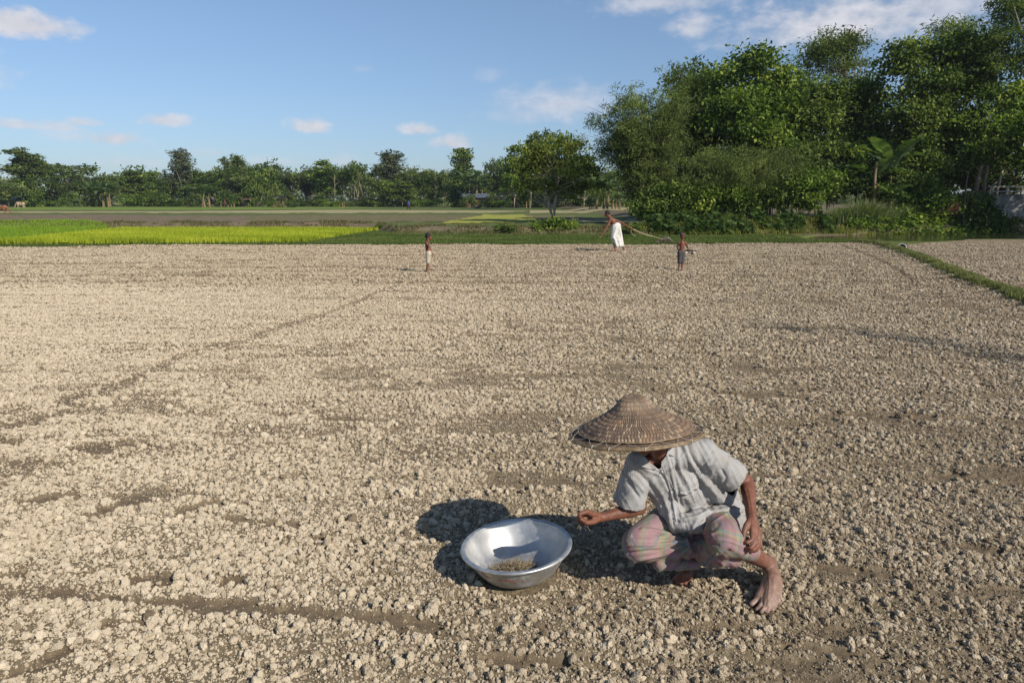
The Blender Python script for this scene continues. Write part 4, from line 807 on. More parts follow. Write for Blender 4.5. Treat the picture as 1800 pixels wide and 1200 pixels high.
def blob(parts, voxel, smooth=4, factor=.5):
    """one continuous skin over overlapping tapered pieces -> verts, quads, normals"""
    V = []; F = []; n = 0
    for v, f in parts: V.append(v); F += [tuple(int(k)+n for k in q) for q in f]; n += len(v)
    me = bpy.data.meshes.new('tmp'); me.from_pydata(np.concatenate(V).tolist(), [], F); o = bpy.data.objects.new('tmp', me); COL.objects.link(o)
    m_ = o.modifiers.new('r', 'REMESH'); m_.mode = 'VOXEL'; m_.voxel_size = voxel; m_.adaptivity = 0
    m_ = o.modifiers.new('s', 'SMOOTH'); m_.factor = factor; m_.iterations = smooth
    dg = bpy.context.evaluated_depsgraph_get(); e = bpy.data.meshes.new_from_object(o.evaluated_get(dg))
    nv = len(e.vertices); P = np.empty(nv*3, np.float32); e.vertices.foreach_get('co', P); Nn = np.empty(nv*3, np.float32); e.vertex_normals.foreach_get('vector', Nn)
    fl = np.empty(len(e.loops), np.int32); e.loops.foreach_get('vertex_index', fl)
    lt = np.empty(len(e.polygons), np.int32); e.polygons.foreach_get('loop_total', lt)
    assert (lt == 4).all() or True
    if (lt == 4).all(): Q = fl.reshape(-1, 4)
    else:
        st = np.concatenate([[0], np.cumsum(lt)[:-1]]); Q = np.array([list(fl[s:s+l])+([fl[s+l-1]] if l == 3 else []) for s, l in zip(st, lt)])
    bpy.data.objects.remove(o); bpy.data.meshes.remove(me); bpy.data.meshes.remove(e)
    return P.reshape(-1, 3).astype(float), Q, Nn.reshape(-1, 3).astype(float)
def normals(V, Q):
    n = np.cross(V[Q[:, 2]]-V[Q[:, 0]], V[Q[:, 3]]-V[Q[:, 1]]); out_ = np.zeros_like(V)
    for k in range(4): np.add.at(out_, Q[:, k], n)
    return out_/(np.linalg.norm(out_, axis=1)[:, None]+1e-12)
def fold(V, Nn, lines, side=None):
    """creases sculpted along lines (picture coordinates on the side that faces the viewer): (points, width, height)"""
    P = topx(V); facing = np.clip((Nn[:, 1]*-1+.25)*1.6, 0, 1); h = np.zeros(len(V))
    for pts, w, a in lines:
        d = segdist(P[:, 0], P[:, 1], pts); h += a*np.exp(-(d/w)**2)
    return V+Nn*(h*facing)[:, None]
def nz3(V, s, seed):     # cheap three-way noise over space
    return (vnoise(V[:, 0]*s+V[:, 2]*s*.37, V[:, 1]*s, seed)+vnoise(V[:, 1]*s+3.1, V[:, 2]*s, seed+5)+vnoise(V[:, 2]*s*1.1, V[:, 0]*s+7.7, seed+9))/3-.5
def cull(Q, bad): return Q[~bad[Q].any(1)]
def edge_relax(V, Q, it=12, planes=()):
    """smooths the open borders of a cut cloth"""
    E = np.concatenate([np.sort(Q[:, [a, (a+1) % 4]], 1) for a in range(4)]); E, c = np.unique(E, axis=0, return_counts=True); E = E[c == 1]; E = E[E[:, 0] != E[:, 1]]
    V = V.copy(); deg = np.bincount(E.ravel(), minlength=len(V)); bd = deg > 0
    for p, d, rad in planes:
        r = V-v3(p); s_ = r@d; k = bd & (np.linalg.norm(r-s_[:, None]*d, axis=1) < rad) & (np.abs(s_) < .05); V[k] -= s_[k][:, None]*d
    for _ in range(it):
        acc = np.zeros_like(V); np.add.at(acc, E[:, 0], V[E[:, 1]]); np.add.at(acc, E[:, 1], V[E[:, 0]]); V[bd] = .5*V[bd]+.5*acc[bd]/deg[bd][:, None]
    return V
def attach(o, parent):
    o.parent = parent; o.matrix_parent_inverse = Matrix.Translation(-Vector(parent.location)); return o

def ridged(a, b, seed): return (1-np.abs(2*fbm(a, b, seed, 2)-1))**2.5
# --- skin, cloth, straw, metal
def skinmat(name, base, dusty, veins=True):
    m, t, b = mat(name); b.inputs['Roughness'].default_value = .5; b.inputs['Specular IOR Level'].default_value = .35
    a = nadd(t, 'ShaderNodeAttribute', attribute_name='dust'); tc = nadd(t, 'ShaderNodeTexCoord')
    n = nadd(t, 'ShaderNodeTexNoise', {'Vector': tc.outputs['Object'], 'Scale': 45, 'Detail': 6, 'Roughness': .7})
    c1 = ramp(t, n.outputs[0], [(.35, tuple(c*.72 for c in base)), (.65, tuple(c*1.2 for c in base))])
    c2 = ramp(t, n.outputs[0], [(.35, tuple(c*.8 for c in dusty)), (.65, tuple(c*1.12 for c in dusty))])
    n2 = nadd(t, 'ShaderNodeTexNoise', {'Vector': tc.outputs['Object'], 'Scale': 25, 'Detail': 6})
    ad = nadd(t, 'ShaderNodeMath', {0: n2.outputs[0], 1: -.5}, operation='ADD'); ad2 = nadd(t, 'ShaderNodeMath', {0: ad.outputs[0], 1: a.outputs['Fac']}, operation='ADD'); ad2.use_clamp = True
    mu = nadd(t, 'ShaderNodeMath', {0: ad2.outputs[0], 1: a.outputs['Fac']}, operation='MULTIPLY'); mu.use_clamp = True
    mxn = nadd(t, 'ShaderNodeMix', data_type='RGBA'); t.links.new(mu.outputs[0], mxn.inputs[0]); t.links.new(c1, mxn.inputs[6]); t.links.new(c2, mxn.inputs[7]); t.links.new(mxn.outputs[2], b.inputs['Base Color'])
    bp = nadd(t, 'ShaderNodeBump', {'Height': n.outputs[0], 'Strength': .5, 'Distance': .003}); t.links.new(bp.outputs[0], b.inputs['Normal'])
    return m
M_skin = skinmat('weathered_skin', (.175, .070, .042), (.29, .20, .155)); M_skin2 = skinmat('brown_skin', (.17, .062, .034), (.3, .19, .14))
M_hair = simple('black_hair', (.012, .010, .010), .6, bump=.5, bscale=300)
def stripemat(name, axis_attr='cloth'):
    m, t, b = mat(name); b.inputs['Roughness'].default_value = .9; b.inputs['Specular IOR Level'].default_value = .15
    a = nadd(t, 'ShaderNodeAttribute', attribute_name='cloth'); s = nadd(t, 'ShaderNodeSeparateXYZ', {0: a.outputs['Vector']})
    sn = nadd(t, 'ShaderNodeMath', {0: s.outputs[0], 1: 2*math.pi/.0062}, operation='MULTIPLY'); si = nadd(t, 'ShaderNodeMath', {0: sn.outputs[0]}, operation='SINE')
    tc = nadd(t, 'ShaderNodeTexCoord'); n = nadd(t, 'ShaderNodeTexNoise', {'Vector': tc.outputs['Object'], 'Scale': 9, 'Detail': 5})
    st = ramp(t, nadd(t, 'ShaderNodeMapRange', {'Value': si.outputs[0], 'From Min': -1, 'From Max': 1}).outputs[0], [(.3, (.285, .28, .285)), (.75, (.41, .398, .38))])
    mu = nadd(t, 'ShaderNodeMix', data_type='RGBA', blend_type='MULTIPLY'); mu.inputs[0].default_value = 1; t.links.new(st, mu.inputs[6]); t.links.new(ramp(t, n.outputs[0], [(.3, (.85, .82, .76)), (.6, (1, 1, 1))]), mu.inputs[7])
    t.links.new(mu.outputs[2], b.inputs['Base Color'])
    n2 = nadd(t, 'ShaderNodeTexNoise', {'Vector': tc.outputs['Object'], 'Scale': 55, 'Detail': 4}); bp = nadd(t, 'ShaderNodeBump', {'Height': n2.outputs[0], 'Strength': .5, 'Distance': .006}); t.links.new(bp.outputs[0], b.inputs['Normal'])
    return m
def plaidmat(name):
    m, t, b = mat(name); b.inputs['Roughness'].default_value = .9; b.inputs['Specular IOR Level'].default_value = .12
    a = nadd(t, 'ShaderNodeAttribute', attribute_name='cloth'); s = nadd(t, 'ShaderNodeSeparateXYZ', {0: a.outputs['Vector']})
    def bands(k, per, ph):
        x = nadd(t, 'ShaderNodeMath', {0: s.outputs[k], 1: 1/per}, operation='MULTIPLY'); x = nadd(t, 'ShaderNodeMath', {0: x.outputs[0], 1: ph}, operation='ADD'); return nadd(t, 'ShaderNodeMath', {0: x.outputs[0]}, operation='FRACT').outputs[0]
    u = ramp(t, bands(0, .085, .1), [(0, (.30, .23, .225)), (.26, (.31, .215, .22)), (.30, (.28, .24, .19)), (.50, (.30, .255, .19)), (.54, (.19, .25, .26)), (.57, (.19, .25, .26)), (.60, (.29, .235, .185)), (.80, (.30, .205, .22)), (1, (.30, .23, .225))])
    w = ramp(t, bands(1, .075, .3), [(0, (.86, .74, .73)), (.25, (.86, .74, .73)), (.28, (.84, .92, .80)), (.50, (.95, .95, .78)), (.52, (.55, .84, .9)), (.57, (.55, .84, .9)), (.60, (.86, .84, .86)), (.85, (.95, .80, .84)), (1, (1, .86, .84))])
    mu = nadd(t, 'ShaderNodeMix', data_type='RGBA', blend_type='MULTIPLY'); mu.inputs[0].default_value = 1; t.links.new(u, mu.inputs[6]); t.links.new(w, mu.inputs[7])
    tc = nadd(t, 'ShaderNodeTexCoord'); n = nadd(t, 'ShaderNodeTexNoise', {'Vector': tc.outputs['Object'], 'Scale': 12, 'Detail': 6})
    m2 = nadd(t, 'ShaderNodeMix', data_type='RGBA'); t.links.new(ramp(t, n.outputs[0], [(.5, (0, 0, 0)), (.75, (.3, .3, .3))]), m2.inputs[0]); t.links.new(mu.outputs[2], m2.inputs[6]); m2.inputs[7].default_value = (.27, .22, .18, 1)
    t.links.new(m2.outputs[2], b.inputs['Base Color'])
    n2 = nadd(t, 'ShaderNodeTexNoise', {'Vector': tc.outputs['Object'], 'Scale': 60, 'Detail': 4}); bp = nadd(t, 'ShaderNodeBump', {'Height': n2.outputs[0], 'Strength': .4, 'Distance': .006}); t.links.new(bp.outputs[0], b.inputs['Normal'])
    return m
M_shirt = stripemat('striped_cotton'); M_lungi = plaidmat('plaid_cotton')

# ------------------------------------------------ the squatting man
man = empty('person', G(1215, 1000), label='man squatting in a wide woven hat, striped shirt and plaid wrap, reaching over a basin', cat='person')
LA = G(1352, 990, .12); LK = at(1272, 948, 2.87); LH = at(1262, 905, 3.27); RH = at(1192, 905, 3.27)
RA = G(1208, 988, .085); RK = at(1122, 956, 3.0)
NB = at(1163, 796, 3.07); CH = at(1192, 840, 3.15); PV = at(1226, 905, 3.27)
LS = at(1236, 797, 3.10); RS = at(1124, 812, 3.05); LE = at(1313, 847, 3.14); LW = at(1322, 912, 2.94); RE = at(1124, 892, 3.07); RW = at(1056, 909, 3.01)
HD = at(1135, 757, 3.0)
P = [cap(NB, HD, .048, .05), ell(HD+Vector((0, .0, .01)), (.072, .088, .105)), cap(HD+Vector((-.012, -.045, -.070)), HD+Vector((-.008, -.02, -.05)), .026, .045)]
P += [cap(HD+Vector((-.008, -.088, -.015)), HD+Vector((-.008, -.1, -.035)), .010, .014), ell(HD+Vector((-.008, -.082, -.062)), (.024, .014, .007)),
      ell(HD+Vector((.074, .005, -.01)), (.012, .02, .032)), ell(HD+Vector((-.08, .005, -.01)), (.012, .02, .032))]
P += [cap(NB, CH, .05, .068), cap(CH, PV, .07, .085), cap(LS+Vector((0, .02, -.01)), RS+Vector((0, .02, -.01)), .036, .036), cap(LH, RH, .09, .09), cap(LH, LK, .075, .055), cap(RH, RK, .075, .055)]
# arms with muscle bellies
def arm(S_, E, W_):
    S_, E, W_ = Vector(S_), Vector(E), Vector(W_); f = (W_-E)
    return [cap(S_, S_.lerp(E, .45), .042, .039), cap(S_.lerp(E, .45), E, .037, .032), cap(E, E+f*.3, .033, .034), cap(E+f*.3, E+f*.65, .033, .026), cap(E+f*.65, W_, .026, .021), ell(W_, (.025, .021, .022))]
P += arm(LS, LE, LW)+arm(RS, RE, RW)
# shins and feet
P += [cap(LK, Vector(LK).lerp(LA, .45), .05, .046), cap(Vector(LK).lerp(LA, .45), LA, .044, .033), ell(LA, (.04, .036, .036))]
P += [cap(RK, Vector(RK).lerp(RA, .5), .05, .046), cap(Vector(RK).lerp(RA, .5), RA, .044, .034)]
TS = G(1359, 1016, .082); HE = LA+Vector((.025, .045, -.075)); P += [cap(LA, TS, .037, .034), cap(LA, HE, .034, .034), cap(TS, HE, .03, .032)]
TB = [G(1335, 1050, .036), G(1342, 1057, .036), G(1349, 1060, .034), G(1356, 1060, .031), G(1365, 1055, .027)]
TM = [G(1329, 1055, .030), G(1336, 1064, .030), G(1343, 1068, .029), G(1352, 1069, .027), G(1361, 1065, .023)]
TT = [G(1322, 1061, .020), G(1330, 1070, .016), G(1338, 1075, .015), G(1348, 1075, .015), G(1358, 1072, .014)]
for i in range(5):
    rb = [.019, .014, .0135, .013, .0145][i]; rm = [.0135, .0095, .009, .009, .009][i]; rt = [.0135, .0085, .0085, .0085, .0085][i]
    P += [cap(TS+Vector(((i-2)*.009, 0, -.012)), TB[i], .027, rb*1.15), cap(TB[i], TM[i], rb*.85, rm), cap(TM[i], TT[i], rm, rt)]
P += [cap(TS, TB[2]+Vector((0, 0, -.008)), .038, .030), cap(TS+Vector((.006, 0, -.01)), TB[3]+Vector((0, 0, -.006)), .034, .026), cap(TB[0]+Vector((0, 0, -.010)), TB[4]+Vector((0, 0, -.004)), .024, .021), cap(HE, TB[4], .028, .018)]
RT = G(1205, 1010, .055); RHE = RA+Vector((.02, .05, -.045)); P += [cap(RA, RT, .035, .03), cap(RA, RHE, .032, .03)]
for i, (x, y) in enumerate([(1214, 1022), (1205, 1025), (1197, 1025), (1190, 1023), (1183, 1019)]):
    b_ = G(1208-(i-1)*5, 1012, .035); P += [cap(RT, b_, .026, .015), cap(b_, G(x, y, .014), .013, [.013, .0085, .0085, .008, .008][i])]
body_parts = P
def finger(pts, Ys, rs): 
    q = [at(a, b, y) for (a, b), y in zip(pts, Ys)]; return [cap(q[i], q[i+1], rs[i], rs[i+1], 12, 4) for i in range(len(q)-1)]
HPs = []
# left hand resting on the knee
KN = [((1322, 930), 2.885), ((1328, 932), 2.89), ((1332, 935), 2.90), ((1335, 939), 2.915)]
for (p, y) in KN: HPs.append(cap(LW, at(*p, y), .021, .0125, 12, 4))
HPs.append(cap(at(1322, 931, 2.90), at(1335, 939, 2.925), .012, .011))
HPs += finger([(1322, 930), (1322, 948), (1313, 953), (1307, 953)], [2.885, 2.845, 2.835, 2.845], [.0115, .0098, .0090, .0078])
HPs += finger([(1328, 932), (1329, 953), (1319, 962), (1312, 963)], [2.89, 2.845, 2.83, 2.84], [.0115, .0100, .0092, .0080])
HPs += finger([(1332, 935), (1333.5, 957), (1324, 966), (1317.5, 968)], [2.90, 2.86, 2.835, 2.84], [.0110, .0095, .0088, .0077])
HPs += finger([(1335, 939), (1337, 958), (1330, 966.5), (1325, 969)], [2.915, 2.88, 2.855, 2.855], [.0098, .0085, .0078, .0068])
HPs += [cap(LW, at(1312, 923, 2.90), .018, .0135)]+finger([(1312, 923), (1307.5, 935), (1307, 946)], [2.90, 2.875, 2.86], [.0130, .0110, .0092])
# right hand closed round a pinch of soil and stalks
for i, (kx, ky, Y_) in enumerate([(1031, 899, 2.96), (1028, 901, 2.982), (1027, 904, 3.003), (1028, 908, 3.022)]):
    k_ = at(kx, ky, Y_); HPs.append(cap(RW, k_, .020, .0125))
    HPs += [cap(k_, at(1018.5, 903+i*2.2, Y_-.012), .0115, .0098), cap(at(1018.5, 903+i*2.2, Y_-.012), at(1017, 914+i*1.3, Y_-.005), .0095, .0085), cap(at(1017, 914+i*1.3, Y_-.005), at(1026, 917+i, Y_), .0085, .0076)]
HPs += [ell(at(1027, 910, 2.985), (.017, .019, .017))]
HPs += [cap(RW, at(1041, 917, 2.96), .017, .0135), cap(at(1041, 917, 2.96), at(1030, 918, 2.94), .0130, .0108), cap(at(1030, 918, 2.94), at(1021, 912, 2.932), .0105, .0088)]
V, Q, Nn = blob(body_parts+HPs, .0036, 3, .5)
# veins and sinews on shins, feet and forearms
V = V+Nn*(.0012*nz3(V, 60, 3)+.0016*nz3(V, 25, 4))[:, None]
V = fold(V, Nn, [([(1345, 1012), (1344, 1030), (1338, 1048)], 1.3, .0022), ([(1352, 1015), (1352, 1032), (1350, 1052)], 1.3, .0025), ([(1360, 1015), (1360, 1035), (1359, 1050)], 1.3, .002), ([(1340, 1048), (1341, 1062)], 1.0, -.003),
                 ([(1348, 1054), (1344, 1070)], .9, -.003), ([(1356, 1054), (1353, 1072)], .9, -.003), ([(1316, 860), (1320, 880), (1324, 905)], 1.4, .0022), ([(1309, 858), (1314, 875), (1317, 890)], 1.3, .0018), ([(1100, 893), (1080, 900), (1062, 905)], 1.4, .0018),
                 ([(1325, 915), (1326, 930)], 1, .0015), ([(1322, 915), (1321, 928)], 1, .0015), ([(1329, 917), (1331, 934)], 1, .0015)])
dust = sstep(.24, .02, V[:, 2])*.68*np.where(V[:, 0] < .95, .25, 1)+.25*sstep(.56, .36, V[:, 2])*(V[:, 0] > 1.0)+.35*np.exp(-(np.linalg.norm(V-v3(at(1017, 912, 2.96)), axis=1)/.035)**2)  # rear foot dust cut down, which puts its shade into the skin tone
me = npmesh('body', V, Q, M_skin, True, {'dust': np.clip(dust, 0, 1)}); attach(link('body', me), man)
# hair at the nape
Vh, Qh, Nh = blob([ell(HD+Vector((0, .02, .025)), (.078, .088, .095))], .008, 3); Vh = Vh+Nh*(.003*nz3(Vh, 90, 8))[:, None]
k = (Vh[:, 1] < HD.y-.03) & (Vh[:, 2] < HD.z+.05); attach(link('hair', npmesh('hair', Vh, cull(Qh, k), M_hair)), man)

# shirt: loose cloth over shoulders, chest and back, two short sleeves open at the end
def lerp(a, b, t): return Vector(a).lerp(Vector(b), t)
SP = [cap(LS+Vector((0, .01, 0)), RS+Vector((0, .01, -.005)), .068, .062), cap(LS, lerp(LS, LH, .5), .068, .09), cap(lerp(LS, LH, .5)+Vector((.02, .03, 0)), LH+Vector((.055, .02, -.02)), .10, .085), cap(NB+Vector((0, .02, 0)), CH, .07, .11),
      cap(RS, lerp(RS, RH, .55)+Vector((.02, -.02, 0)), .062, .07), cap(lerp(RS, RH, .55)+Vector((.02, -.02, 0)), at(1188, 918, 3.08), .07, .05), cap(CH, PV+Vector((0, .0, .03)), .11, .11), cap(at(1186, 915, 3.06), at(1225, 920, 3.02), .045, .045),
      cap(at(1225, 915, 3.05), at(1285, 912, 3.10), .055, .065), cap(CH+Vector((0, .09, .02)), PV+Vector((.02, .10, .06)), .07, .10)]
# sleeves
LSe = at(1290, 838, 3.12); RSe = at(1106, 882, 3.07)
SP += [cap(LS, lerp(LS, LSe, .5), .066, .068), cap(lerp(LS, LSe, .5), LSe, .068, .070), cap(RS+Vector((0, 0, -.005)), RSe, .062, .072)]
V, Q, Nn = blob(SP, .0048, 16, .5)
# cut the sleeve ends, the neck and the underside open
dL = v3((LSe-LS).normalized()); dR = v3((RSe-RS).normalized()); 
def beyond(V, p, d, rad): r = V-v3(p); s__ = r@d; return (s__ > 0) & (s__ < .07) & (np.linalg.norm(r-s__[:, None]*d, axis=1) < rad)
k = beyond(V, LSe+Vector(dL)*.012, dL, .078) | beyond(V, RSe+Vector(dR)*.008, dR, .080)
_P = topx(V); k |= inpoly(_P[:, 0], _P[:, 1], [(1124, 780), (1160, 780), (1161, 800), (1160, 824), (1150, 817), (1136, 803)]) & (Nn[:, 1] < .3); nk_ = v3(lerp(NB, HD, .5)); k |= np.linalg.norm((V-nk_)*np.array([1, 1, .6]), axis=1) < .062
Q = cull(Q, k); V = edge_relax(V, Q, 10, [(LSe+Vector(dL)*.008, dL, .095), (RSe+Vector(dR)*.004, dR, .095)])
V0 = V.copy()
SF = [([(1200, 782), (1214, 812), (1228, 834), (1244, 850)], 3.6, .013), ([(1207, 782), (1220, 810), (1236, 832)], 3.0, -.010), ([(1252, 796), (1244, 810), (1234, 822)], 2.5, -.007), ([(1262, 806), (1252, 824), (1250, 836)], 3, .006),
      ([(1172, 800), (1180, 826), (1188, 866), (1198, 908)], 2.0, .006), ([(1176, 800), (1184, 826), (1193, 866), (1203, 905)], 2.0, -.004), ([(1160, 816), (1170, 840), (1180, 862), (1184, 890), (1187, 920)], 2.2, .005),
      ([(1194, 866), (1208, 868), (1224, 857)], 2.2, .008), ([(1194, 871), (1208, 873), (1222, 863)], 2.5, -.010), ([(1197, 914), (1222, 908), (1245, 899), (1275, 897), (1308, 892)], 3.2, .009), ([(1205, 920), (1240, 910), (1268, 904)], 3, -.008),
      ([(1255, 922), (1280, 910), (1305, 903)], 3, .007), ([(1122, 816), (1140, 826), (1156, 832), (1172, 860)], 3.5, .008), ([(1116, 826), (1140, 848), (1158, 872)], 4, -.008), ([(1240, 850), (1262, 870), (1280, 892)], 4, .007), ([(1234, 858), (1250, 878), (1262, 893)], 4, -.007),
      ([(1250, 846), (1275, 862), (1296, 880)], 3.5, -.006), ([(1190, 790), (1197, 830), (1212, 850)], 3, .007), ([(1184, 790), (1190, 830), (1200, 852)], 3, -.006), ([(1105, 850), (1122, 872)], 3, -.006), ([(1112, 840), (1130, 862)], 3, .006), ([(1215, 935), (1225, 912), (1240, 900)], 3, .006),
      ([(1168, 880), (1176, 900), (1180, 925)], 3, .006), ([(1160, 872), (1170, 898), (1172, 922)], 3, -.006), ([(1270, 826), (1276, 838), (1272, 850)], 2.5, -.006)]
V = fold(V, Nn, SF); 
_a = (V[:, 0]*.62+V[:, 2]*.78); _b = (V[:, 0]*.78-V[:, 2]*.62)
V = V+Nn*(.012*nz3(V, 12, 21)+.009*(ridged(_b*26, _a*7, 23)-.5)+.005*(ridged(_b*14+_a*30, _a*12, 24)-.5)+.002*nz3(V, 70, 22))[:, None]
# cloth coordinate: across the body, turned for each sleeve
ax = v3((LS-RS).normalized()); u = V0@ax; tL = np.clip(((V0-v3(LS))@dL)/.12, 0, 1)*((V0-v3(LS))@ax > .0); perp = np.cross(dL, [0, 1, 0]); perp /= np.linalg.norm(perp)
sd = np.linalg.norm(np.cross(V0-v3(LS), dL), axis=1)
inL = ((V0-v3(LS))@dL > .045) & (sd < .085); perpR = np.cross(dR, [0, -1, 0]); perpR /= np.linalg.norm(perpR); inR = ((V0-v3(RS))@dR > .06) & (np.linalg.norm(np.cross(V0-v3(RS), dR), axis=1) < .085)
u = np.where(inL, (V0-v3(LS))@perp, np.where(inR, (V0-v3(RS))@perpR, u))
me = npmesh('shirt', V, Q, M_shirt, True, {'cloth': np.stack([u, V[:, 2], 0*u], 1)}); shirt = attach(link('shirt', me), man)
sm_ = shirt.modifiers.new('t', 'SOLIDIFY'); sm_.thickness = .0025; sm_.offset = 0
bvh_sh = BVHTree.FromPolygons([tuple(p) for p in V], [tuple(int(i) for i in q) for q in Q])
def hit(bvh, px, py, lift=.002):
    d = pxdir(px, py).normalized(); loc, nn, i, dist = bvh.ray_cast(Vector((0, 0, H)), d)
    if loc is None: return None
    return loc-d*lift
def patch_on(bvh, outline, name, m, lift, parent, thick=.0025, res=2.0, curl=0, attr=None):
    """a piece of cloth laid on the surface inside an outline in picture coordinates"""
    xs = [p[0] for p in outline]; ys = [p[1] for p in outline]; gx = np.arange(min(xs)-res, max(xs)+res, res*.5); gy = np.arange(min(ys)-res, max(ys)+res, res*.5)
    pts = {}; Vv = []; F_ = []
    X_, Y_ = np.meshgrid(gx, gy, indexing='ij'); ins = inpoly(X_.ravel()+.001, Y_.ravel()+.001, outline).reshape(X_.shape)
    for i in range(len(gx)):
        for j in range(len(gy)):
            if ins[i, j]:
                h = hit(bvh, gx[i], gy[j], lift)
                if h is not None: pts[i, j] = len(Vv); Vv.append(tuple(h))
    for i in range(len(gx)-1):
        for j in range(len(gy)-1):
            q = [(i, j), (i+1, j), (i+1, j+1), (i, j+1)]
            if all(a in pts for a in q): F_.append([pts[a] for a in q])
    if not F_: return None
    Vv = np.array(Vv); Vv = edge_relax(Vv, np.array(F_), 6); uu = Vv@ax
    me_ = npmesh(name, Vv, np.array(F_), m, True, {'cloth': np.stack([uu, uu, uu], 1)}); o = attach(link(name, me_), parent); s_ = o.modifiers.new('t', 'SOLIDIFY'); s_.thickness = thick; s_.offset = 0; return o
patch_on(bvh_sh, [(1158, 792), (1180, 783), (1187, 803), (1176, 799), (1166, 812), (1160, 818)], 'collar', M_shirt, .009, man, .003, 1.2)
patch_on(bvh_sh, [(1113, 800), (1128, 797), (1140, 806), (1156, 826), (1140, 824), (1126, 820), (1116, 814)], 'collar', M_shirt, .009, man, .003, 1.2)
patch_on(bvh_sh, [(1163, 818), (1170, 815), (1180, 845), (1189, 880), (1196, 914), (1188, 917), (1182, 885), (1174, 850)], 'placket', M_shirt, .004, man, .0025, 1.2)
patch_on(bvh_sh, [(1194, 862), (1222, 854), (1229, 880), (1202, 890)], 'pocket', M_shirt, .003, man, .002, 1.2)
M_but = simple('pale_button', (.5, .49, .46), .4)
for px, py in ((1164, 829), (1180, 865), (1188, 910)):
    h = hit(bvh_sh, px, py, .007)
    if h is not None: mb = MB(); mb.add(*[np.array(a) for a in (lambda r: (r[0], [list(q)+([q[-1]] if len(q) == 3 else []) for q in r[1]]))(ell(h, (.005, .0025, .005), seg=10, rings=6))]); attach(mb.build('button', M_but), man)

# lungi: cloth tied round the waist, wrapped over both thighs and tucked into the lap
LHem = at(1318, 968, 2.95); RHem = at(1215, 985, 3.13)
LP = [cap(RH, RK, .098, .078), cap(LH, LK, .095, .078), cap(LH, RH, .105, .105), cap(RK, lerp(RK, RHem, .8), .078, .050), cap(at(1160, 990, 3.02), at(1222, 992, 3.06), .036, .026), cap(LK, LHem, .075, .047), cap(RK+Vector((.03, -.0, -.045)), RHem+Vector((.0, 0, .02)), .045, .03),
      cap(at(1150, 962, 3.02), at(1235, 962, 3.03), .058, .045), cap(at(1235, 960, 3.05), at(1262, 968, 2.93), .05, .06), cap(at(1215, 950, 3.1), at(1240, 985, 2.99), .05, .026), cap(at(1250, 985, 2.95), at(1292, 985, 2.92), .028, .030), cap(at(1165, 985, 3.04), at(1225, 988, 3.07), .035, .022),
      cap(LK, at(1262, 985, 2.92), .06, .035), cap(at(1195, 945, 3.1), at(1250, 935, 3.08), .07, .06)]
V, Q, Nn = blob(LP, .0048, 14, .5)
def fan(cx, cy, pts, w, a): return [([(cx, cy), ((cx+p[0])/2+p[2], (cy+p[1])/2+p[3]), (p[0], p[1])], w, a*(1 if i % 2 else -1)) for i, p in enumerate(pts)]
LF = fan(1222, 950, [(1150, 925, -2, -4), (1128, 930, 0, -4), (1112, 942, 0, -3), (1104, 958, 0, 2), (1105, 972, -4, 5), (1115, 985, -6, 8), (1135, 996, -6, 8), (1158, 1002, -5, 7), (1185, 1002, -3, 4), (1205, 996, -2, 2)], 2.6, .0085)
LF += fan(1236, 945, [(1262, 922, 0, -3), (1252, 940, 0, 0), (1262, 958, -4, 4), (1250, 980, -5, 4), (1240, 990, -5, 2), (1270, 990, -8, 6)], 2.6, .008)
LF += [([(1215, 932), (1206, 948), (1212, 966)], 3, .014), ([(1224, 935), (1218, 952), (1224, 970)], 3, -.016), ([(1234, 938), (1230, 958), (1236, 980), (1246, 990)], 3, .016), ([(1242, 940), (1241, 962), (1250, 982)], 3, -.014), ([(1260, 972), (1250, 985), (1246, 994)], 2.5, .010),
       ([(1282, 968), (1268, 976), (1262, 992)], 3, -.008), ([(1300, 985), (1312, 978), (1326, 965)], 2, .005), ([(1100, 975), (1120, 990), (1150, 1003)], 2.2, .007), ([(1268, 918), (1292, 930), (1305, 945)], 3, .004)]
V0 = V.copy(); V = fold(V, Nn, LF); 
_P = topx(V); _t = np.arctan2(_P[:, 1]-948, _P[:, 0]-1228); _r = np.hypot(_P[:, 0]-1228, _P[:, 1]-948)
V = V+Nn*(.008*nz3(V, 9, 31)+.010*(ridged(_t*4.2+.4*np.sin(_r/18), _r/70, 33)-.45)*np.exp(-(_r/95)**2)*(_r > 4)+.002*nz3(V, 60, 32))[:, None]
def legcoord(V, a, b, c):
    a, b, c = v3(a), v3(b), v3(c); out_ = []
    for p, q, off in ((a, b, 0), (b, c, np.linalg.norm(b-a))):
        d = (q-p)/np.linalg.norm(q-p); r = V-p; s_ = r@d; w_ = r-s_[:, None]*d; L_ = np.linalg.norm(q-p); dist = np.linalg.norm(r-np.clip(s_, 0, L_)[:, None]*d, axis=1)
        e1 = np.cross(d, [0, 0, 1]); e1 /= np.linalg.norm(e1); e2 = np.cross(d, e1); an = np.arctan2(w_@e1, w_@e2); out_.append((dist, np.clip(s_, -.1, L_+.05)+off, an*.085))
    return out_
lo = legcoord(V, RH, RK, RHem)+legcoord(V, LH, LK, LHem); D_ = np.stack([x[0] for x in lo]); w_ = np.exp(-D_*60)+1e-9; w_ /= w_.sum(0)
kk = D_[:2].min(0) < D_[2:].min(0)
cu = np.where(kk, np.where(D_[0] < D_[1], lo[0][1], lo[1][1]), lo[2][1]*.6+V[:, 2]*.5); cv = np.where(kk, lo[0][2], V[:, 0]*.9+V[:, 1]*.3)
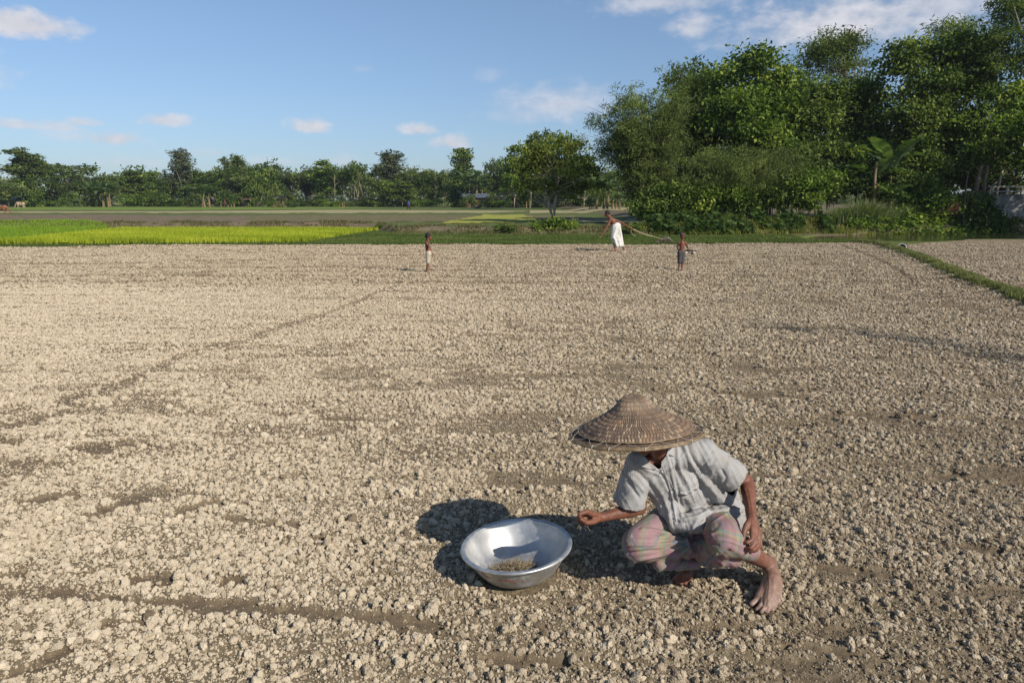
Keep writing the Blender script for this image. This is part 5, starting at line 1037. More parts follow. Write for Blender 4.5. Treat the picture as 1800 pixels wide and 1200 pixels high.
Vc = V0*.55+V*.45; cu = np.where(kk, Vc[:, 0]*.95-Vc[:, 1]*.35, Vc[:, 0]*.3+Vc[:, 1]*.35+Vc[:, 2]*.95); cv = np.where(kk, Vc[:, 2]*1.0-Vc[:, 1]*.55+Vc[:, 0]*.25, Vc[:, 0]*.92-Vc[:, 2]*.15)
me = npmesh('lungi', V, Q, M_lungi, True, {'cloth': np.stack([cu, cv, 0*cu], 1)}); lungi = attach(link('lungi', me), man)

# ------------------------------------------------ woven hat
def hatmat(name):
    m, t, b = mat(name); b.inputs['Roughness'].default_value = .6; b.inputs['Specular IOR Level'].default_value = .35
    a = nadd(t, 'ShaderNodeAttribute', attribute_name='tint'); tc = nadd(t, 'ShaderNodeTexCoord'); n = nadd(t, 'ShaderNodeTexNoise', {'Vector': tc.outputs['Object'], 'Scale': 14, 'Detail': 7, 'Roughness': .65})
    c1 = ramp(t, a.outputs['Fac'], [(0, (.06, .045, .034)), (.4, (.16, .115, .08)), (.7, (.26, .195, .135)), (1, (.46, .37, .26))])
    c2 = ramp(t, n.outputs[0], [(.34, (.55, .53, .55)), (.55, (1, .95, .9)), (.7, (1.25, 1.05, .85))])
    mu = nadd(t, 'ShaderNodeMix', data_type='RGBA', blend_type='MULTIPLY'); mu.inputs[0].default_value = 1; t.links.new(c1, mu.inputs[6]); t.links.new(c2, mu.inputs[7]); t.links.new(mu.outputs[2], b.inputs['Base Color']); return m
M_hat = hatmat('woven_cane'); M_thread = simple('pale_thread', (.5, .46, .38), .7); M_hoop = simple('split_bamboo', (.30, .21, .125), .55, noise_=.5, nscale=40)
hc = at(1118, 759, 2.99); hat = empty('woven_hat', hc, label='wide conical woven cane hat with a flat brim and pale stitching, on the squatting man', cat='hat')
HR = .2925; prof = [(0, .168), (.018, .167), (.04, .162), (.058, .152), (.072, .138), (.085, .12), (.102, .102), (.125, .086), (.155, .068), (.19, .05), (.22, .036), (.252, .015)]
pr_ = np.array([p[0] for p in prof]); pz_ = np.array([p[1] for p in prof])
nr_, na = 260, 900; s_ = np.linspace(0, 1, nr_); sl_ = np.concatenate([[0], np.cumsum(np.hypot(np.diff(pr_), np.diff(pz_)))]); sl_ /= sl_[-1]
rr = np.interp(s_, sl_, pr_); zz = np.interp(s_, sl_, pz_)
for _ in range(12): rr[1:-1] = (rr[:-2]+rr[2:]+2*rr[1:-1])/4; zz[1:-1] = (zz[:-2]+zz[2:]+2*zz[1:-1])/4
an = np.arange(na)*2*math.pi/na; Rr, An = np.meshgrid(rr, an, indexing='ij'); Zz = np.repeat(zz[:, None], na, 1); Ss = np.repeat(s_[:, None], na, 1)
rows = 13.0; nst = 104; rw = Ss**1.0*rows; ri = np.floor(rw+.12*np.sin(An*3)); rf = rw+.12*np.sin(An*3)-ri; ph = An/(2*math.pi)*nst+.5*(ri % 2)+.15*np.sin(ri*2.1)+.35*(rf-.5)*np.sin(An*7+ri)
ci = np.floor(ph); cf = ph-ci; h1 = np.abs(np.sin(math.pi*cf))**.6*np.abs(np.sin(math.pi*rf))**.35; split = np.abs(np.sin(math.pi*2*cf)); rnd = hash2(ci.astype(np.int64).ravel(), ri.astype(np.int64).ravel(), 5).reshape(ci.shape)
amp = .0042*np.clip(Ss*1.6, .15, 1); disp = amp*(h1*(.6+.6*rnd)-.25*(split < .25)*h1)
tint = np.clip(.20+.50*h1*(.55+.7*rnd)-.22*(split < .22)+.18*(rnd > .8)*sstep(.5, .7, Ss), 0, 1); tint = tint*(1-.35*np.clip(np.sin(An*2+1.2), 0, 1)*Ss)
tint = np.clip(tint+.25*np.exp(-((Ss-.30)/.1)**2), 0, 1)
V = np.stack([(Rr+disp*.4)*np.cos(An), (Rr+disp*.4)*np.sin(An), Zz+disp], -1).reshape(-1, 3); i = np.arange(nr_*na).reshape(nr_, na); j = np.roll(i, -1, 1); Q = np.stack([i[:-1], i[1:], j[1:], j[:-1]], -1).reshape(-1, 4)
hrot = Matrix.Rotation(R(4.5), 4, 'Y') @ Matrix.Rotation(R(-1.5), 4, 'X'); hat.rotation_euler = hrot.to_euler()
hat.rotation_euler = (R(-5.0), R(-4.5), R(0))
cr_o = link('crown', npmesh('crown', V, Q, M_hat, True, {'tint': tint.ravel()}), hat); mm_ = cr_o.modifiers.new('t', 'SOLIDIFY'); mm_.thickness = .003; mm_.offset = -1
# brim band, darker coarse weave, with a slight dish
nb = 46; rb = np.linspace(.236, HR, nb); zb = .014-(rb-.236)/(HR-.236)*.014; Rb, An = np.meshgrid(rb, an, indexing='ij'); wv = np.sin(An*170+Rb*260)*np.sin(An*170-Rb*260+1); kb = vnoise(An*60, Rb*160, 3)
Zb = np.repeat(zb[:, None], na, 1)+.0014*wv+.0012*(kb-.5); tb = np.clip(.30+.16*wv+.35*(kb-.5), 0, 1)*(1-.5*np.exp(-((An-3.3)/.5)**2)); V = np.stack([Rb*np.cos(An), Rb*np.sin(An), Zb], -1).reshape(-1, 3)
i = np.arange(nb*na).reshape(nb, na); j = np.roll(i, -1, 1); Q = np.stack([i[:-1], i[1:], j[1:], j[:-1]], -1).reshape(-1, 4)
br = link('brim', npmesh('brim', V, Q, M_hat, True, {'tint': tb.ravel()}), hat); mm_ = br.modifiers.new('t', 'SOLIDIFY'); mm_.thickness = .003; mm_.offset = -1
def ring(r, z, tr, n=160, fl=1.0):
    a = np.linspace(0, 2*math.pi, n+1)[:-1]; sg = 10; b = np.arange(sg)*2*math.pi/sg
    V = np.array([((r+tr*math.cos(q))*math.cos(p), (r+tr*math.cos(q))*math.sin(p), z+tr*fl*math.sin(q)+.0008*math.sin(p*9)) for p in a for q in b]); i = np.arange(n*sg).reshape(n, sg); j = np.roll(i, -1, 1); i2 = np.roll(i, -1, 0); j2 = np.roll(j, -1, 0)
    return V, np.stack([i, i2, j2, j], -1).reshape(-1, 4)
mb = MB(); mb.add(*ring(HR, -.001, .0042, fl=1.4)); mb.add(*ring(HR-.007, .005, .003)); mb.build('rim_hoop', M_hoop, hat)
mb = MB(); mb.add(*ring(.253, .0175, .0034)); mb.build('inner_hoop', M_hoop, hat)
mb = MB(); 
NS = 15
for k in range(NS):
    a0 = k*2*math.pi/NS+.05+.08*math.sin(k*2.3); a2 = (k+1)*2*math.pi/NS+.05+.08*math.sin((k+1)*2.3); a1 = a0+(a2-a0)*(.45+.12*math.sin(k*1.7))
    p = lambda a, r, z: (r*math.cos(a), r*math.sin(a), z)
    mb.tube([p(a0, HR+.004, .003), p((a0+a1)/2, .275, .012), p(a1, .250, .021)], .0007, 5); mb.tube([p(a1, .250, .021), p((a2+a1)/2, .275, .012), p(a2, HR+.004, .003)], .0007, 5)
    mb.tube([p(a0, HR-.006, .0085), p(a0, HR+.0048, .004), p(a0, HR+.005, -.006)], .0013, 5)
mb.build('stitching', M_thread, hat)

# ------------------------------------------------ aluminium basin
m, t, b = mat('worn_aluminium'); b.inputs['Metallic'].default_value = .9; tc = nadd(t, 'ShaderNodeTexCoord')
n1 = nadd(t, 'ShaderNodeTexNoise', {'Vector': tc.outputs['Object'], 'Scale': 9, 'Detail': 8, 'Roughness': .7}); t.links.new(ramp(t, n1.outputs[0], [(.3, (.36, .36, .355)), (.6, (.50, .50, .49))]), b.inputs['Base Color'])
t.links.new(ramp(t, n1.outputs[0], [(.3, (.52, .52, .52)), (.7, (.38, .38, .38))]), b.inputs['Roughness']); n9 = nadd(t, 'ShaderNodeTexNoise', {'Vector': tc.outputs['Object'], 'Scale': 14, 'Detail': 8, 'Roughness': .8}); t.links.new(ramp(t, n9.outputs[0], [(.46, (.85, .85, .85)), (.64, (.35, .35, .35))]), b.inputs['Metallic'])
sx = nadd(t, 'ShaderNodeTexNoise', {'Vector': nadd(t, 'ShaderNodeMapping', {0: tc.outputs['Object'], 'Scale': (12, 12, 220)}).outputs[0], 'Scale': 3, 'Detail': 4}); bp = nadd(t, 'ShaderNodeBump', {'Height': sx.outputs[0], 'Strength': .2, 'Distance': .0015}); t.links.new(bp.outputs[0], b.inputs['Normal']); M_alu = m
BC = Vector((at(912, 990, 3.19).x, 3.19, .005)); basin = empty('aluminium_basin', BC, label='wide shiny aluminium basin with faded red marks, standing in front of the squatting man', cat='basin')
basin.rotation_euler = (R(1.0), R(-4.5), 0)
def lathe(prof, n=120):
    pr = np.array(prof); a = np.arange(n)*2*math.pi/n; V = np.stack([pr[:, 0][:, None]*np.cos(a), pr[:, 0][:, None]*np.sin(a), np.repeat(pr[:, 1][:, None], n, 1)], -1).reshape(-1, 3)
    i = np.arange(len(pr)*n).reshape(len(pr), n); j = np.roll(i, -1, 1); return V, np.stack([i[:-1], j[:-1], j[1:], i[1:]], -1).reshape(-1, 4)
def smoothprof(pts, k=6):
    p = np.array(pts, float); t_ = np.linspace(0, len(p)-1, (len(p)-1)*k+1); q = np.stack([np.interp(t_, range(len(p)), p[:, c]) for c in (0, 1)], 1)
    for _ in range(k): q[1:-1] = (q[:-2]+2*q[1:-1]+q[2:])/4
    return q
BR = .268; outp = [(.0005, .018), (.10, .018), (.140, .020), (.163, .027), (.185, .044), (.207, .074), (.226, .105), (.240, .140), (.248, .158)]
bowl = smoothprof(outp); V, Q = lathe(bowl); dent = .004*nz3(V, 16, 3); V[:, :2] *= (1+dent[:, None]/.2); bo = link('bowl', npmesh('bowl', V, Q, M_alu), basin); mm_ = bo.modifiers.new('t', 'SOLIDIFY'); mm_.thickness = .0022; mm_.offset = 1
lip = smoothprof([(.247, .156), (.2485, .162), (.252, .1655), (.262, .167), (.268, .165), (.2705, .160), (.269, .155), (.2665, .1535)], 4); V, Q = lathe(lip); lo_ = link('rim', npmesh('rim', V, Q, M_alu), basin); mm_ = lo_.modifiers.new('t', 'SOLIDIFY'); mm_.thickness = .002; mm_.offset = 0
# painted red strokes on the outside (position around the wall in degrees, height fraction)
M_red = simple('faded_red_paint', (.36, .045, .03), .6, noise_=.4, nscale=120, col2=(.42, .2, .17))
def wall(aDeg, z): r = np.interp(z, [p[1] for p in bowl[6:]], [p[0] for p in bowl[6:]])+.0032; a = R(aDeg); return np.array([r*math.cos(a), r*math.sin(a), z])
mb = MB()
def stroke(pts, w):
    pts = [p for p in pts]; n = 14; t_ = np.linspace(0, len(pts)-1, n); A_ = np.interp(t_, range(len(pts)), [p[0] for p in pts]); Z_s = np.interp(t_, range(len(pts)), [p[1] for p in pts])
    da = np.gradient(A_)*R(1)*.22; dz = np.gradient(Z_s); l = np.hypot(da, dz)+1e-9; wv_ = w*(.6+.8*RNG.random(n)); oa = -dz/l*wv_/.22/R(1); oz = da/l*wv_*1.5
    Vv = np.concatenate([[wall(a+o, z+q), wall(a-o, z-q)] for a, z, o, q in zip(A_, Z_s, oa, oz)]); i = np.arange(n-1)*2; mb.add(Vv, np.stack([i, i+2, i+3, i+1], 1))
for pts, w in [([(228, .135), (227, .118), (233, .104), (240, .100)], .004), ([(228, .112), (234, .102), (242, .098)], .003), ([(240, .100), (240, .082), (237, .070)], .003), ([(246, .098), (247, .082)], .003), ([(246, .100), (256, .104), (266, .102)], .003), ([(266, .102), (267, .080), (270, .062)], .004), ([(258, .068), (264, .062), (271, .060)], .0035), ([(275, .104), (277, .092)], .003)]: stroke(pts, w)
mb.build('red_mark', M_red, basin)
# dry stalks in the basin, stuff spilling from the hand
M_straw = simple('dry_stalks', (.34, .27, .17), .85, noise_=.6, nscale=60)
def stalks(name, c, n, spread, hgt, ln, seed, label, cat, floor=None, down=False):
    g_ = np.random.default_rng(seed); mb = MB()
    for k in range(n):
        a = g_.random()*6.28; r = spread*g_.random()**.6; p = np.array([r*math.cos(a), r*math.sin(a)*.8, .004+hgt*g_.random()*(1-r/spread)]); d = g_.normal(size=3); d[2] *= .35; d /= np.linalg.norm(d); L_ = ln*(.3+1.0*g_.random())
        if down: p = np.array([g_.normal()*spread, g_.normal()*spread, g_.normal()*.006]); d = np.array([g_.normal()*.5, g_.normal()*.4, -1+.7*g_.random()]); L_ = ln*(.4+.8*g_.random())
        b_ = g_.normal(size=3)*.25*L_; t_ = np.linspace(0, 1, 4)[:, None]; C_ = p+d*L_*(t_-.5*(not down))+b_*(t_*(1-t_)); 
        if not down: C_[:, 2] = np.maximum(C_[:, 2], .003)
        mb.tube(C_, .0006+.0011*g_.random(), 4)
    for k in range(n//3):
        r = spread*.8*g_.random()**.6; a = g_.random()*6.28; s = .0012+.0026*g_.random(); v, f = ell((r*math.cos(a)*(.2 if down else 1), r*math.sin(a)*.8*(.2 if down else 1), s+.5*hgt*g_.random()*(not down)-.01*down), (s, s*.8, s*.7), seg=6, rings=4); mb.add(v, [list(q)+([q[-1]] if len(q) == 3 else []) for q in f])
    o = mb.build(name, M_straw); o.location = c; tag(o, label, cat); return o
stalks('dry_weeds', BC+Vector((-.012, -.035, .020)), 1300, .125, .042, .085, 3, 'small heap of dry weeds and stalks lying in the aluminium basin', 'weeds')
stalks('dry_weeds', at(1022, 914, 2.97), 34, .009, .0, .035, 4, 'pinch of dry weeds held in the squatting man\'s hand', 'weeds', down=True)

# ------------------------------------------------ figures in the field
def figure(name, foot, parts_fn, label, vox=.011): pass
M_white = simple('white_cotton', (.62, .60, .55), .9, noise_=.2, nscale=8, bump=.3, bscale=20); M_khaki = simple('pale_khaki_cotton', (.50, .43, .31), .9, noise_=.3, nscale=15); M_grey = simple('dark_grey_cotton', (.085, .08, .08), .9, noise_=.3, nscale=15)
M_blue = simple('blue_cotton', (.03, .08, .33), .9); M_darkc = simple('dark_cotton', (.03, .028, .03), .9); M_redc = simple('red_cotton', (.24, .035, .03), .9)
def bodypart(name, parts, vox, m, root, sm=4, nzamp=0, dust=.1):
    V, Q, Nn = blob(parts, vox, sm)
    if nzamp: V = V+Nn*(nzamp*nz3(V, 18, 7))[:, None]
    o = link(name, npmesh(name, V, Q, m, True, {'dust': np.clip(dust+.6*sstep(.35, .05, V[:, 2]-min(V[:, 2])), 0, 1)}))
    return attach(o, root)
def facedet(c, r, fwd, up=Vector((0, 0, 1))):
    """nose, brow, chin and ears for a head of radius r looking along fwd"""
    f = Vector(fwd).normalized(); s = f.cross(up).normalized(); c = Vector(c)
    return [cap(c+f*r*.85+up*r*.05, c+f*r*1.12-up*r*.22, r*.13, r*.2, 10, 4), cap(c-up*r*.6+f*r*.3, c-up*r*.85+f*r*.75, r*.5, r*.3, 10, 4), ell(c+f*r*.95-up*r*.5, (r*.25, r*.25, r*.1)), ell(c+s*r*.82, (r*.2, r*.2, r*.3)), ell(c-s*r*.82, (r*.2, r*.2, r*.3))]
def smallhand(w, d, r, s=None):
    """palm, four fingers and thumb"""
    w = Vector(w); d = Vector(d).normalized(); s = (s or d.cross(Vector((0, 1, 0)))).normalized(); n_ = d.cross(s); o = [cap(w, w+d*r*3.2, r, r*1.15, 10, 4)]
    for i in range(4): b_ = w+d*r*3.4+s*r*(i-1.5)*.62; o += [cap(b_, b_+d*r*(1.7-.2*abs(i-1.2))+n_*r*.4, r*.36, r*.3, 8, 3), cap(b_+d*r*(1.7-.2*abs(i-1.2))+n_*r*.4, b_+d*r*2.4+n_*r*1.1, r*.3, r*.26, 8, 3)]
    o.append(cap(w+d*r*1.2+s*r*.8, w+d*r*3+s*r*1.9, r*.45, r*.33, 8, 3)); return o
def smallfoot(a, d, r):
    a = Vector(a); d = Vector(d).normalized(); z0 = a.z; s = d.cross(Vector((0, 0, 1))); hl = a-d*r*.8+Vector((0, 0, -r*1.3)); bl = a+d*r*3.0+Vector((0, 0, -r*1.6)); o = [cap(a, hl, r, r*.95, 10, 4), cap(a, bl, r, r*.8, 10, 4), cap(hl, bl, r*.8, r*.75, 10, 4)]
    for i in range(5): b_ = bl+s*r*(i-2)*.4; o.append(cap(b_, b_+d*r*(1.5-.15*i)+Vector((0, 0, -r*.25)), r*.33, r*.27, 8, 3))
    return o
# 1: man in a white wrap leaning forward and pulling a rope
fp = G(1089, 442); D = fp.y; X = lambda px, py, dy=0: at(px, py, D+dy)
pm = empty('person', fp, label='bare-chested man in a long white wrap striding left and pulling a rope', cat='person')
hd = X(1067, 376, .0); hips = X(1082.5, 399); nk = X(1072.5, 383.2); chs = X(1077, 389)
P = [ell(hd, (.085, .078, .105)), cap(nk, hd, .05, .055)]+facedet(hd, .09, (-1, -.15, -.25))
P += [cap(nk, chs, .07, .115), cap(chs, hips, .115, .085), cap(X(1073, 385, -.15), X(1075, 385, .15), .055, .055)]
P += [cap(X(1074, 385, -.16), X(1067.3, 398, -.22), .048, .04), cap(X(1067.3, 398, -.22), X(1058.5, 411.5, -.25), .038, .026)]+smallhand(X(1058.5, 411.5, -.25), X(1055, 417, -.25)-X(1058.5, 411.5, -.25), .024)
P += [cap(X(1076, 384.5, .15), X(1091, 391, .12), .048, .04), cap(X(1091, 391, .12), X(1106, 399.5, .0), .038, .026)]+smallhand(X(1106, 399.5, 0), X(1112, 402.5, 0)-X(1106, 399.5, 0), .024)
kn1 = X(1078, 420, -.1); kn2 = X(1089, 421, .1)
P += [cap(hips+Vector((0, -.05, 0)), kn1, .07, .055), cap(kn1, X(1082, 438.5, -.1), .055, .035), cap(hips+Vector((0, .05, 0)), kn2, .07, .055), cap(kn2, X(1097.5, 438.5, .1), .055, .035)]+smallfoot(X(1082, 438, -.1), (-1, -.2, 0), .036)+smallfoot(X(1097.5, 438.5, .1), (-1, -.1, 0), .036)
bodypart('body', P, .0085, M_skin2, pm, 2)
bodypart('hair', [ell(hd+Vector((.012, .0, .028)), (.094, .088, .095))], .012, M_hair, pm, 2, .006)
P = [cap(X(1080.5, 397, 0), X(1085.5, 397, 0), .125, .125), cap(X(1081.5, 401, -.03), X(1078.5, 418, -.1), .145, .11), cap(X(1085, 400), X(1089, 416, .1), .13, .11), cap(X(1078, 418, -.1), X(1084, 431, -.08), .10, .085), cap(X(1089, 416, .08), X(1092.5, 431, .08), .11, .085), cap(X(1083, 418), X(1088, 430), .13, .11)]
V, Q, Nn = blob(P, .013, 5); lines = [([(1084, 398), (1078, 415), (1084, 432)], 1.0, .018), ([(1086, 400), (1082, 415), (1087, 432)], 1.0, -.022), ([(1088, 402), (1086, 418), (1090, 433)], 1.0, .018), ([(1089, 405), (1090, 418), (1093, 432)], .8, -.018), ([(1076, 417), (1082, 422), (1090, 424)], .9, .014)]
V = fold(V, Nn, lines); k = V[:, 2] < X(1088, 434).z+.004*np.sin(V[:, 0]*40); attach(link('wrap', npmesh('wrap', V, cull(Q, k), M_white)), pm)
# rope to a bundle of weeds
M_rope = simple('jute_rope', (.42, .33, .2), .9); rb_ = G(1168, 428); hnd = X(1110, 401.5, 0)
mb = MB(); t_ = np.linspace(0, 1, 20)[:, None]; e = v3(rb_+Vector((0, 0, .16))); s0 = v3(hnd); c_ = s0*(1-t_)+e*t_; c_[:, 2] -= .03*(4*t_*(1-t_))[:, 0]; mb.tube(c_, .010, 6); c2 = c_.copy(); c2[:, 2] -= .04*np.sin(np.pi*np.clip(t_[:, 0]*1.6, 0, 1)); mb.tube(c2, .009, 5)
tl = np.stack([s0, s0+np.array([-.02, 0, -.12]), s0+np.array([.06, 0, -.22]), s0+np.array([.16, 0, -.27])]); mb.tube(tl, .009, 5); tag(mb.build('rope', M_rope), 'long taut rope from the pulling man\'s hand to the weed bundle', 'rope')
g_ = np.random.default_rng(8); mb = MB()
for k in range(620):
    a = g_.random()*6.28; p = np.array([g_.normal()*.19, g_.normal()*.12, .02+.20*g_.random()]); d = g_.normal(size=3)*[1, .6, .35]; d /= np.linalg.norm(d); l = .15+.2*g_.random(); t_ = np.linspace(0, 1, 4)[:, None]; C_ = p+d*l*(t_-.5); C_[:, 2] = np.abs(C_[:, 2])*np.exp(-(C_[:, 0]/.3)**2)+.02; mb.tube(C_, .007, 4)
o = mb.build('weed_bundle', simple('dry_weeds', (.23, .19, .13), .9, noise_=.5, nscale=30)); o.location = rb_+Vector((.03, 0, 0)); tag(o, 'bundle of dry weeds dragged at the end of the rope', 'weeds')
V, Q, Nn = blob([cap((-.09, 0, .2), (.02, 0, .235), .028, .035), cap((.02, 0, .235), (.13, -.02, .17), .035, .022)], .01, 2); V = V+Nn*(.02*nz3(V, 25, 4))[:, None]; o = link('rag', npmesh('rag', V, Q, M_white)); o.location = rb_+Vector((.12, 0, 0)); tag(o, 'crumpled white rag lying on the weed bundle', 'rag')

# 2: boy in pale shorts, hand to his face, facing right
fp = G(752, 480); D = fp.y; b1 = empty('person', fp, label='small shirtless boy in pale shorts facing right with a hand at his face', cat='person')
hd = X(753.2, 416.0); nk = X(750.8, 424.5); hips = X(753.5, 446)
P = [ell(hd, (.072, .064, .083)), cap(nk, hd, .032, .04)]+facedet(hd, .073, (1, -.1, -.08))
P += [cap(X(751, 427.5), X(752, 435), .058, .064), cap(X(752, 435), hips, .064, .070), cap(X(754.5, 438), X(754.8, 442), .052, .055), cap(X(750, 427, -.09), X(750.5, 427, .09), .036, .036)]
P += [cap(X(750, 427.5, -.1), X(755, 433.8, -.13), .028, .024), cap(X(755, 433.8, -.13), X(753.5, 424, -.11), .023, .017)]+smallhand(X(753.5, 424, -.11), X(752, 419, -.09)-X(753.5, 424, -.11), .015)
P += [cap(X(750, 427.5, .1), X(755.5, 436, .12), .027, .023), cap(X(755.5, 436, .12), X(759.0, 446, .08), .022, .016)]+smallhand(X(759.0, 446, .08), Vector((.1, 0, -1)), .014)
for s_, fx in ((-1, 751.5), (1, 750.2)): P += [cap(hips+Vector((0, s_*.045, 0)), X(752.3, 462, s_*.045), .058, .04), cap(X(752.3, 462, s_*.045), X(fx, 476.5, s_*.05), .038, .024)]+smallfoot(X(fx, 477, s_*.05), (1, -.15*s_, 0), .023)
bodypart('body', P, .006, M_skin2, b1, 2)
bodypart('hair', [ell(hd+Vector((-.014, 0, .018)), (.081, .075, .080))], .01, M_hair, b1, 2, .004)
P = [cap(hips+Vector((0, -.02, .02)), hips+Vector((0, .02, .02)), .074, .074)]
for s_ in (-1, 1): P += [cap(hips+Vector((0, s_*.04, 0)), X(752.6, 461.0, s_*.048), .072, .055)]
V, Q, Nn = blob(P, .008, 3); V = V+Nn*(.010*nz3(V, 25, 4))[:, None]; k = V[:, 2] < X(752, 463.6).z; attach(link('shorts', npmesh('shorts', V, cull(Q, k), M_khaki)), b1)

# 3: boy in dark shorts seen from behind
fp = G(1196, 475.5); D = fp.y; b2 = empty('person', fp, label='shirtless boy with cropped hair in dark shorts, seen from behind by the wooden sledge', cat='person')
hd = X(1199.5, 414.8); nk = X(1199, 422.5); hips = X(1197.6, 444.5)
P = [ell(hd, (.066, .072, .082)), cap(nk, hd, .033, .04)]+facedet(hd, .072, (.15, 1, -.1))
P += [cap(X(1199, 427.5), X(1198.5, 435), .066, .066), cap(X(1198.5, 435), hips, .062, .068), cap(X(1193.8, 427.5), X(1205.0, 427), .034, .034)]
P += [cap(X(1193.5, 427.5), X(1190.3, 434.5, .03), .027, .023), cap(X(1190.3, 434.5, .03), X(1191.8, 438.5, .12), .022, .016)]+smallhand(X(1191.8, 438.5, .12), Vector((.2, .6, -.5)), .014)
P += [cap(X(1205.2, 427), X(1208, 433.2, .03), .027, .023), cap(X(1208, 433.2, .03), X(1208.8, 436.8, .13), .022, .016)]+smallhand(X(1208.8, 436.8, .13), Vector((.3, .8, -.1)), .014)
for s_, fx, kx in ((-1, 1193.2, 1194.8), (1, 1199.0, 1199.5)): P += [cap(hips+Vector((s_*.036, 0, 0)), X(kx, 460), .056, .038), cap(X(kx, 460), X(fx+.3, 472), .036, .023)]+smallfoot(X(fx+.3, 472.3), (.1*s_, 1, 0), .022)
bodypart('body', P, .006, M_skin2, b2, 2)
V, Q, Nn = blob([ell(hd+Vector((0, -.008, .012)), (.0715, .075, .080))], .009, 2); m_ = simple('cropped_hair', (.075, .045, .032), .8, bump=.5, bscale=200)
attach(link('hair', npmesh('hair', V, cull(Q, V[:, 2] < hd.z-.005), m_)), b2)
P = [cap(hips+Vector((-.02, 0, .015)), hips+Vector((.02, 0, .015)), .07, .07)]
for s_, kx in ((-1, 1194.9), (1, 1199.4)): P += [cap(hips+Vector((s_*.035, 0, 0)), X(kx, 461), .07, .055)]
V, Q, Nn = blob(P, .008, 3); V = V+Nn*(.010*nz3(V, 25, 9))[:, None]; k = V[:, 2] < X(1197, 462.5).z; attach(link('shorts', npmesh('shorts', V, cull(Q, k), M_grey)), b2)
# the low wooden drag beside him
M_dw = simple('dark_wood', (.07, .05, .035), .8, noise_=.5, nscale=12); M_pw = simple('pale_wood', (.50, .44, .34), .8, noise_=.4, nscale=15)
c0 = G(1211.5, 447); sl_o = empty('wooden_sledge', c0, label='low dark wooden sledge with pale end rollers, right of the boy in dark shorts', cat='sledge')
mb = MB(); mb.box((.03, 0, .115), (.44, .13, .03), .1); mb.box((.03, 0, .145), (.30, .05, .03), .1); attach_ = mb.build('plank', M_dw, sl_o)
for x in (-.13, .14):
    mb = MB(); a_ = np.array([x, -.09, .055]); b_ = np.array([x, .09, .055]); mb.tube([a_+[0, -.001, 0], a_, b_, b_+[0, .001, 0]], [.002, .052, .052, .002], 14); mb.build('roller', M_pw, sl_o)
mb = MB(); mb.tube([(.05, 0, .15), (.2, 0, .16), (.3, 0, .175), (.38, 0, .205)], [.016, .016, .013, .010], 7); mb.build('handle', M_pw, sl_o)

# small white bowl lying on the ridge
p = G(1584, 441); wb = empty('enamel_bowl', p+Vector((0, 0, .10)), label='small white bowl with a dark inside, tipped over on the grassy ridge', cat='bowl')
M_en = simple('white_enamel', (.75, .74, .74), .3); M_in = simple('dark_lining', (.03, .03, .05), .3)  # inside of the bowl coloured near-black
V, Q = lathe(smoothprof([(.0005, .0), (.06, .0), (.09, .02), (.12, .06), (.135, .085)], 4), 40); sh = link('shell', npmesh('shell', V, Q, M_en), wb); mm_ = sh.modifiers.new('t', 'SOLIDIFY'); mm_.thickness = .004; mm_.offset = -1
V, Q = lathe(smoothprof([(.0005, .008), (.055, .008), (.083, .026), (.112, .063), (.128, .088)], 4), 40); link('lining', npmesh('lining', V, Q, M_in), wb)
V, Q = ring(.133, .087, .008, 50); link('rim', npmesh('rim', V, Q, M_en), wb); wb.rotation_euler = (R(62), R(-28), 0); wb.scale = (1.0, 1.0, 1.0)

